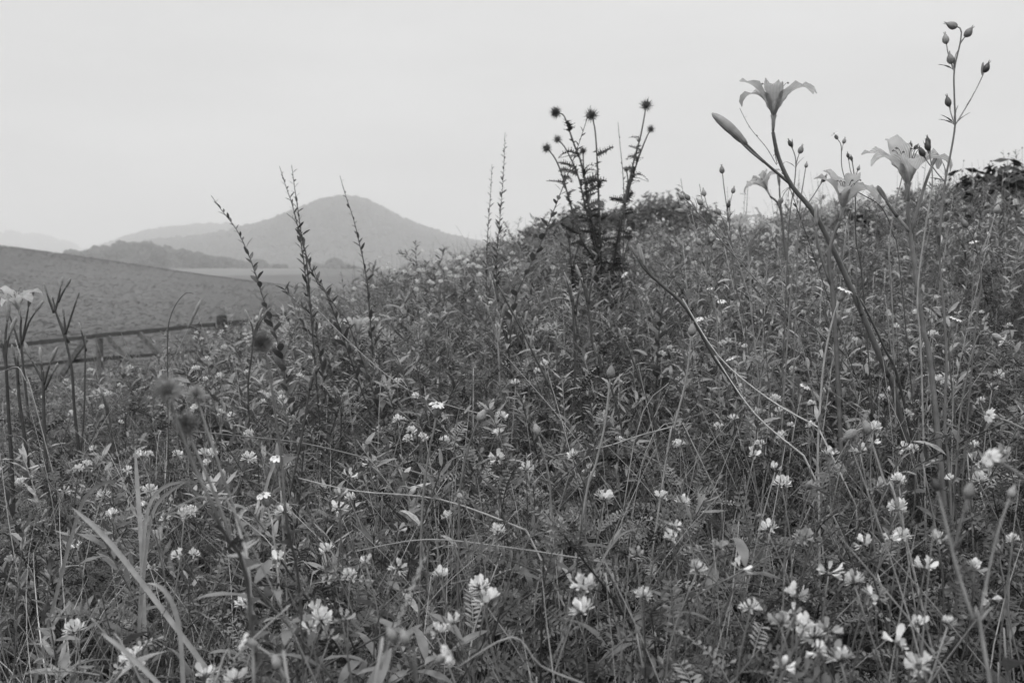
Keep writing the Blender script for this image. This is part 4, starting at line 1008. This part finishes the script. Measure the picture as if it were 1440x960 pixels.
# ------------------------------------------------------------------ grasses
def grass_head(kind):
    m = MB()
    if kind == 0:      # bristly spike
        m.lathe((0, 0, 0), (0, 0, 1), [(0, .001), (.01, .0032), (.05, .0034), (.065, .0015)], 6)
        for k in range(70):
            z = rnd.uniform(.004, .064); a = rnd.uniform(0, 6.28); b = Vector((math.cos(a) * .003, math.sin(a) * .003, z)); e = b + Vector((math.cos(a) * .006, math.sin(a) * .006, .006))
            i0 = len(m.v); m.v += [b, b + Vector((0, 0, .0012)), e]; m.f.append((i0, i0 + 1, i0 + 2))
    else:              # loose spike of flat spikelets
        for k in range(16):
            z = .008 * k; s = 1 if k % 2 else -1
            m.blade((0, 0, z), (.35 * s, rnd.uniform(-.15, .15), 1), (0, 1, 0), .014, .0035, rnd.uniform(-.2, .3), 3, .2)
        m.tube([(0, 0, 0), (0, 0, .13)], [.0006, .0004], 3)
    return m.mesh('seed_head', 'dry')
GH = [grass_head(0), grass_head(1), grass_head(1)]
def grass_stalk(path, label, group, kind, s=1.0, mat='dry', r=(.0006, .0012), head=True):
    root = thing('grass_stalk', path[-1], label, 'grass', group); o = root.location
    add_stem(root, path, r[0], r[1], mat, n=4)
    if head:
        t = (path[0] - path[1]).normalized(); link('seed_head', GH[kind], root, path[0] - o, track(t, rnd.uniform(0, 6)), s)
    return root
def blade_thing(path_px, d, w, label, mat='grass'):
    pts = spline(stem_world(d, path_px), 3); root = thing('broad_grass', pts[-1], label, 'grass'); o = root.location
    n = len(pts)
    for _ in range(6): pts = [pts[0]] + [pts[i] * .5 + (pts[i - 1] + pts[i + 1]) * .25 for i in range(1, n - 1)] + [pts[-1]]
    m = MB()
    for i, p in enumerate(pts):
        t = i / (n - 1); ww = w * .18 * min(1, (t * 3.5) ** .7 + .03); tg = (pts[min(i + 1, n - 1)] - pts[max(i - 1, 0)]).normalized()
        s0 = (pts[-1] - pts[0]).cross(Vector((.25, -1, .35))).normalized(); s = (s0 - tg * s0.dot(tg)).normalized(); nn = s.cross(tg)
        m.v += [p - o - s * ww + nn * ww * .3, p - o, p - o + s * ww + nn * ww * .3]
    for i in range(n - 1): q = i * 3; m.f += [(q, q + 1, q + 4, q + 3), (q + 1, q + 2, q + 5, q + 4)]
    link('blade', m.mesh('blade', mat), root)
grass_stalk(spline(stem_world(1.9, [(272, 413), (262, 412), (250, 424), (240, 445), (236, 470), (236, 540)]), 4), 'dark nodding grass head arching over the fence line', None, 1, .0001, 'darkstem', head=False)
rt = grass_stalk(spline(stem_world(2.2, [(264, 462), (255, 482), (246, 505), (240, 560)]), 4), 'pale furry grass spike leaning right by the fence', None, 0, 1.1)
for pts, d, lab in [([(18, 612), (32, 616), (46, 638), (70, 680), (102, 742)], 1.3, 'pale arching grass with a furry head in front of the dark stalks'),
                    ([(8, 520), (25, 516), (36, 535), (50, 570)], 1.8, 'short arching furry grass head at the fence end'),
                    ([(250, 720), (230, 725), (300, 700), (370, 800)], .8, 'soft blurred grass stalk lying across the near thistle'),
                    ([(555, 885), (545, 910), (535, 940), (525, 980)], .6, 'close pale grass spike rising beside the hairy pod'),
                    ([(128, 868), (160, 905), (200, 960)], .75, 'close grass spike of flat scales leaning left'),
                    ([(408, 850), (330, 925), (290, 1000)], .7, 'close grass spike leaning to the right')]:
    grass_stalk(spline(stem_world(d, pts), 4), lab, None, 1, .38 if d < 1 else .5)
for pts, d, w, lab in [([(190, 625), (192, 670), (197, 730), (200, 790)], 1.15, .014, 'upright broad grass blade beside the arching leaf'),
                       ([(305, 680), (250, 672), (215, 690), (205, 730), (200, 780)], 1.15, .011, 'grass blade arching over to the right'),
                       ([(270, 673), (235, 690), (212, 720), (203, 780)], 1.1, .010, 'shorter grass blade folding right'),
                       ([(180, 685), (165, 672), (140, 680), (118, 700), (100, 740)], 1.15, .012, 'grass blade bending left over dark vetch'),
                       ([(205, 820), (225, 820), (245, 845), (255, 900), (258, 960)], .75, .010, 'short broad grass blade curling over in the corner'),
                       ([(100, 712), (140, 748), (185, 790)], .9, .013, 'flat grass blade lying diagonally through the vetch'),
                       ([(140, 888), (170, 912), (215, 945)], .7, .009, 'wide flat blade low in the dark grass'),
                       ([(900, 742), (870, 750), (830, 800)], 1.0, .006, 'narrow arched grass blade over the tangle'),
                       ([(1000, 735), (1003, 770), (1010, 830)], 1.0, .004, 'thin upright blade in the vetch patch'),
                       ([(425, 640), (400, 635), (385, 650), (372, 690), (365, 740)], 1.4, .012, 'arched pale leaf under the bent black stalk')]:
    blade_thing(pts, d, w, lab)
# fallen pale stalks
for pts, d0, d1, lab in [([(425, 412), (480, 470), (545, 528), (600, 560), (690, 585)], 2.3, 1.9, 'long pale dry stalk slanting down from the wands'),
                         ([(268, 606), (330, 612), (420, 622), (500, 640), (600, 668)], 1.6, 1.4, 'long pale dry stalk lying across the open hollow'),
                         ([(420, 672), (500, 690), (620, 702), (740, 745)], 1.35, 1.2, 'dry stalk lying low across the middle tangle'),
                         ([(780, 640), (850, 628), (900, 612), (960, 596)], 1.4, 1.5, 'thin dry stalk lying beside the white campion pod'),
                         ([(500, 775), (600, 758), (720, 770), (850, 790)], 1.05, 1.05, 'thin pale stalk bowed over the foreground'),
                         ([(1005, 500), (1060, 580), (1130, 640)], 1.6, 1.3, 'pale stalk running down into the flower patch'),
                         ([(960, 420), (1010, 500), (1080, 560), (1150, 600)], 1.8, 1.5, 'dry stem slanting behind the fuzzy campion'),
                         ([(640, 940), (720, 895), (760, 935), (820, 960)], .75, .75, 'thin bent stalk low in the foreground')]:
    n = len(pts); path = spline([P(px, py, d0 + (d1 - d0) * i / (n - 1)) for i, (px, py) in enumerate(pts)], 4)
    e = path[-1]; path += [Vector((e.x + .06, e.y, e.z - .12)), Vector((e.x + .08, e.y, ground(e.x + .08, e.y)))]
    grass_stalk(path, lab, None, 1, mat='dry', head=False, r=(.0007, .0011) if d0 < 1.1 else (.0010, .0015))
for i in range(90):
    zone = i % 3
    if zone == 0: y = rnd.uniform(4.5, 10); px = rnd.uniform(-40, 420)
    elif zone == 1: y = rnd.uniform(1.2, 4); px = rnd.uniform(0, 1440)
    else: y = rnd.uniform(3.5, 8); px = rnd.uniform(850, 1440)
    x = (px - 720) / 1400 * y; c = canopy(x, y); h = rnd.uniform(.02, .16); ln = Vector((rnd.uniform(-.12, .12), rnd.uniform(-.05, .05), 0))
    top = Vector((x, y, c + h)) + ln
    path = spline([top, top.lerp(Vector((x, y, c - .1)), .5) + Vector((0, 0, .03)), Vector((x, y, ground(x, y) - .01))], 4)
    kd = rnd.choice((0, 1, 2)); lab, gr = by_mark(('thin grass stalk with furry spike', 'thin grass stalk with scaly spike', 'thin grass stalk with scaly spike')[kd], ('furry grass', 'scaly grass', 'scaly grass')[kd], top)
    grass_stalk(path, lab, gr, kd, rnd.uniform(.35, .7), rnd.choice(('dry', 'grass')))

# ------------------------------------------------------------------ uncountable cover
def sprig(seed, n, Ln, leaves=VL, mats=None):
    """a leafy vetch shoot, its leaves joined"""
    r_ = random.Random(seed); m = MB()
    pts = spline([(0, 0, 0), (r_.uniform(-.05, .05), r_.uniform(-.05, .05), Ln * .5), (r_.uniform(-.12, .12), r_.uniform(-.12, .12), Ln * .95)], 4)
    m.tube(pts, [.0015, .0008], 4, False)
    for k in range(n):
        p, tg = along(pts, .2 + .8 * k / n); a = k * 2.4 + r_.uniform(-.5, .5)
        me = r_.choice(leaves); q = trackx((math.cos(a), math.sin(a), r_.uniform(.1, .8)), r_.uniform(-.4, .4)); s = r_.uniform(.8, 1.15); i0 = len(m.v)
        m.v += [q @ (v.co * s) + p for v in me.vertices]; m.f += [tuple(i0 + i for i in pl.vertices) for pl in me.polygons]
    return m
S_NEAR = [sprig(500 + i, 14, .28).mesh('vetch_sprig', ('vetch', 'vetch', 'vetch2', 'vetch')[i % 4]) for i in range(7)]
S_FAR = [sprig(520 + i, 8, .28, VL_far).mesh('vetch_sprig', ('vetch2', 'vetch2', 'weed')[i % 3]) for i in range(4)]
S_WEED = [sprig(540 + i, 20, .30, LEAF_W[:3] + LEAF_C).mesh('weed_sprig', ('weed', 'weed', 'vetch2')[i % 3]) for i in range(5)]
S_FINE = [sprig(560 + i, 46, .28, LEAF_T[:2] + LEAF_LANCE).mesh('fine_sprig', ('weed', 'vetch2', 'hairy')[i % 3]) for i in range(4)]
def tuft(seed, n, Ln, w, mat):
    r_ = random.Random(seed); m = MB()
    for k in range(n):
        a = r_.uniform(0, 6.28); q = r_.uniform(.1, .55)
        m.blade((r_.uniform(-.03, .03), r_.uniform(-.03, .03), 0), (math.cos(a) * q, math.sin(a) * q, 1), (-math.cos(a), -math.sin(a), .2), Ln * r_.uniform(.6, 1.1), w * r_.uniform(.7, 1.2), r_.uniform(.2, 1.6), 6, .4, 'grass', 0, r_.uniform(-.8, .8))
    return m.mesh('grass_tuft', mat)
S_TUFT = [tuft(580 + i, 18, .34, .0024, ('grass', 'grass', 'dry')[i % 3]) for i in range(5)]
def twigs(seed):
    r_ = random.Random(seed); m = MB()
    for k in range(5):
        a = r_.uniform(0, 6.28); b = Vector((r_.uniform(-.06, .06), r_.uniform(-.06, .06), 0)); e = b + Vector((math.cos(a) * r_.uniform(.05, .25), math.sin(a) * r_.uniform(.05, .25), r_.uniform(.18, .36)))
        m.tube(spline([b, b.lerp(e, .5) + Vector((0, 0, .03)), e], 3), [.0010, .0004], 3, False)
    return m.mesh('twig', ('dry', 'stem', 'hairy')[seed % 3])
S_TWIG = [twigs(600 + i) for i in range(6)]

r_ = random.Random(5)
def region(n, y0, y1, pw, margin, f):
    out = []
    while len(out) < n:
        y = y0 + (y1 - y0) * r_.random() ** pw
        half = .56 * y + margin; x = r_.uniform(-half, half)
        if f(x, y): out.append((x, y))
    return out
def cover(name, metas, xy, lo, hi, s0, s1, tilt=.35, label=None, lift=0):
    pts, rots, scl, idx = [], [], [], []
    for (x, y) in xy:
        pts.append((x, y, canopy(x, y) - r_.uniform(lo, hi) + lift)); rots.append((r_.uniform(-tilt, tilt), r_.uniform(-tilt, tilt), r_.uniform(0, 6.28))); scl.append(r_.uniform(s0, s1)); idx.append(r_.randrange(len(metas)))
    return scatter(name, metas, pts, rots, scl, idx, label)
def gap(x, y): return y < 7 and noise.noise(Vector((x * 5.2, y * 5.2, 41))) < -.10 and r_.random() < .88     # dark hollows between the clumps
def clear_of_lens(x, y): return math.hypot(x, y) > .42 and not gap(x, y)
def patch(x, y): return x > .08 and y < 1.8 and r_.random() < .93      # the pure vetch patch below the lilies
def fine_zone(x, y): return noise.noise(Vector((x * .9, y * .9, 22))) > -.02
def weedy(x, y):
    return clear_of_lens(x, y) and not patch(x, y) and (noise.noise(Vector((x * .8, y * .8, 12))) + (.5 if y > 2.2 and -1.2 < x < 1.6 else -.1)) > .05
cover('vetch_foliage', S_NEAR, region(2300, .35, 3.4, .8, .9, clear_of_lens), .22, .40, .75, 1.15, .5, 'leafy ground cover of crown vetch')
cover('vetch_foliage_beyond', S_FAR, region(7000, 3.0, 15, .75, 1.2, clear_of_lens), .20, .32, .8, 1.3, .5, 'leafy ground cover of crown vetch further up the bank')
cover('weed_foliage', S_WEED, region(2900, .8, 9, 1.0, .9, weedy), .22, .33, .7, 1.15, .4, 'mixed leafy weeds in the ground cover')
cover('fine_foliage', S_FINE, region(4400, .8, 10, .9, .9, lambda x, y: clear_of_lens(x, y) and not patch(x, y) and fine_zone(x, y)), .20, .32, .7, 1.2, .4, 'fine narrow leaved plants in the ground cover')
cover('grass_tufts', S_TUFT, region(3800, .55, 14, 1.0, 1.0, lambda x, y: clear_of_lens(x, y) and not patch(x, y)), .22, .36, .65, 1.1, .3, 'grass growing through the ground cover')
cover('dead_twigs', S_TWIG, region(2200, .6, 7, .9, .8, clear_of_lens), .16, .34, .6, 1.15, .5, 'thin stalks tangled in the ground cover')
cover('distant_blossom', HEADJ, region(3600, 4.0, 15, .8, 1.2, lambda x, y: x > .1 * y or (x < -.25 * y and r_.random() < .5) or r_.random() < .15), -.09, -.03, .75, 1.15, .4, 'white vetch blossom dotting the bank further off')
cover('slope_grass', S_TUFT, region(3500, 6, 20, .9, 1.5, lambda x, y: x < -.12 * y), .32, .42, .5, .95, .3, 'rough grass on the slope down to the fence')

cover('brow_grass', [S_TUFT[2], S_TUFT[0]], region(420, 5, 9, 1.0, 0, lambda x, y: .0 * y < x < .19 * y), .18, .28, .7, 1.1, .25, 'pale dry grass on the brow below the trees')

cover('brow_sprays', S_FINE + S_TWIG[:2], region(900, 2.6, 7, 1.0, .3, lambda x, y: x > -.22 * y and noise.noise(Vector((x * 1.3, y * 1.3, 5))) > -.05), .08, .22, .7, 1.25, .35, 'loose sprays of fine leaves along the ragged brow')

# low crop on the field across the dip
def crop_tuft(seed):
    q = random.Random(seed); m = MB()
    for k in range(16):
        a = q.uniform(0, 6.28); m.blade((q.uniform(-.15, .15), q.uniform(-.15, .15), 0), (math.cos(a), math.sin(a), q.uniform(.3, 1.2)), (0, 0, 1), q.uniform(.06, .13), .045, .6, 2, .2)
    return m.mesh('crop_tuft', 'vetch')
crops = [crop_tuft(i) for i in range(3)]
xy = []
while len(xy) < 30000:
    y = 20 + 150 * r_.random() ** 1.2; x = r_.uniform(-.62, -.05) * y
    if math.hypot(x, y) > 20: xy.append((x, y))
scatter('field_crop', crops, [(x, y, ground(x, y) - .03) for x, y in xy], [(0, 0, r_.uniform(0, 6.28)) for _ in xy], [r_.uniform(.7, 1.3) for _ in xy], [r_.randrange(3) for _ in xy], 'low green crop covering the rolling field')

# ------------------------------------------------------------------ the hazy air
def make_haze():
    m = MB(); m.box((0, 0, 83), Vector((4200, 0, 0)), Vector((0, 4200, 0)), Vector((0, 0, 97)))
    mt = bpy.data.materials.new('haze_air'); mt.use_nodes = True; nt = mt.node_tree; nt.nodes.clear()
    o = nt.nodes.new('ShaderNodeOutputMaterial'); v = nt.nodes.new('ShaderNodeVolumePrincipled')
    v.inputs['Color'].default_value = (.97, .97, .97, 1); v.inputs['Density'].default_value = 0.00070; v.inputs['Anisotropy'].default_value = 0.0
    nt.links.new(v.outputs[0], o.inputs['Volume'])
    ob = link('haze', m.mesh('haze', mt, False)); tag(ob, kind='stuff')
    return ob
make_haze()
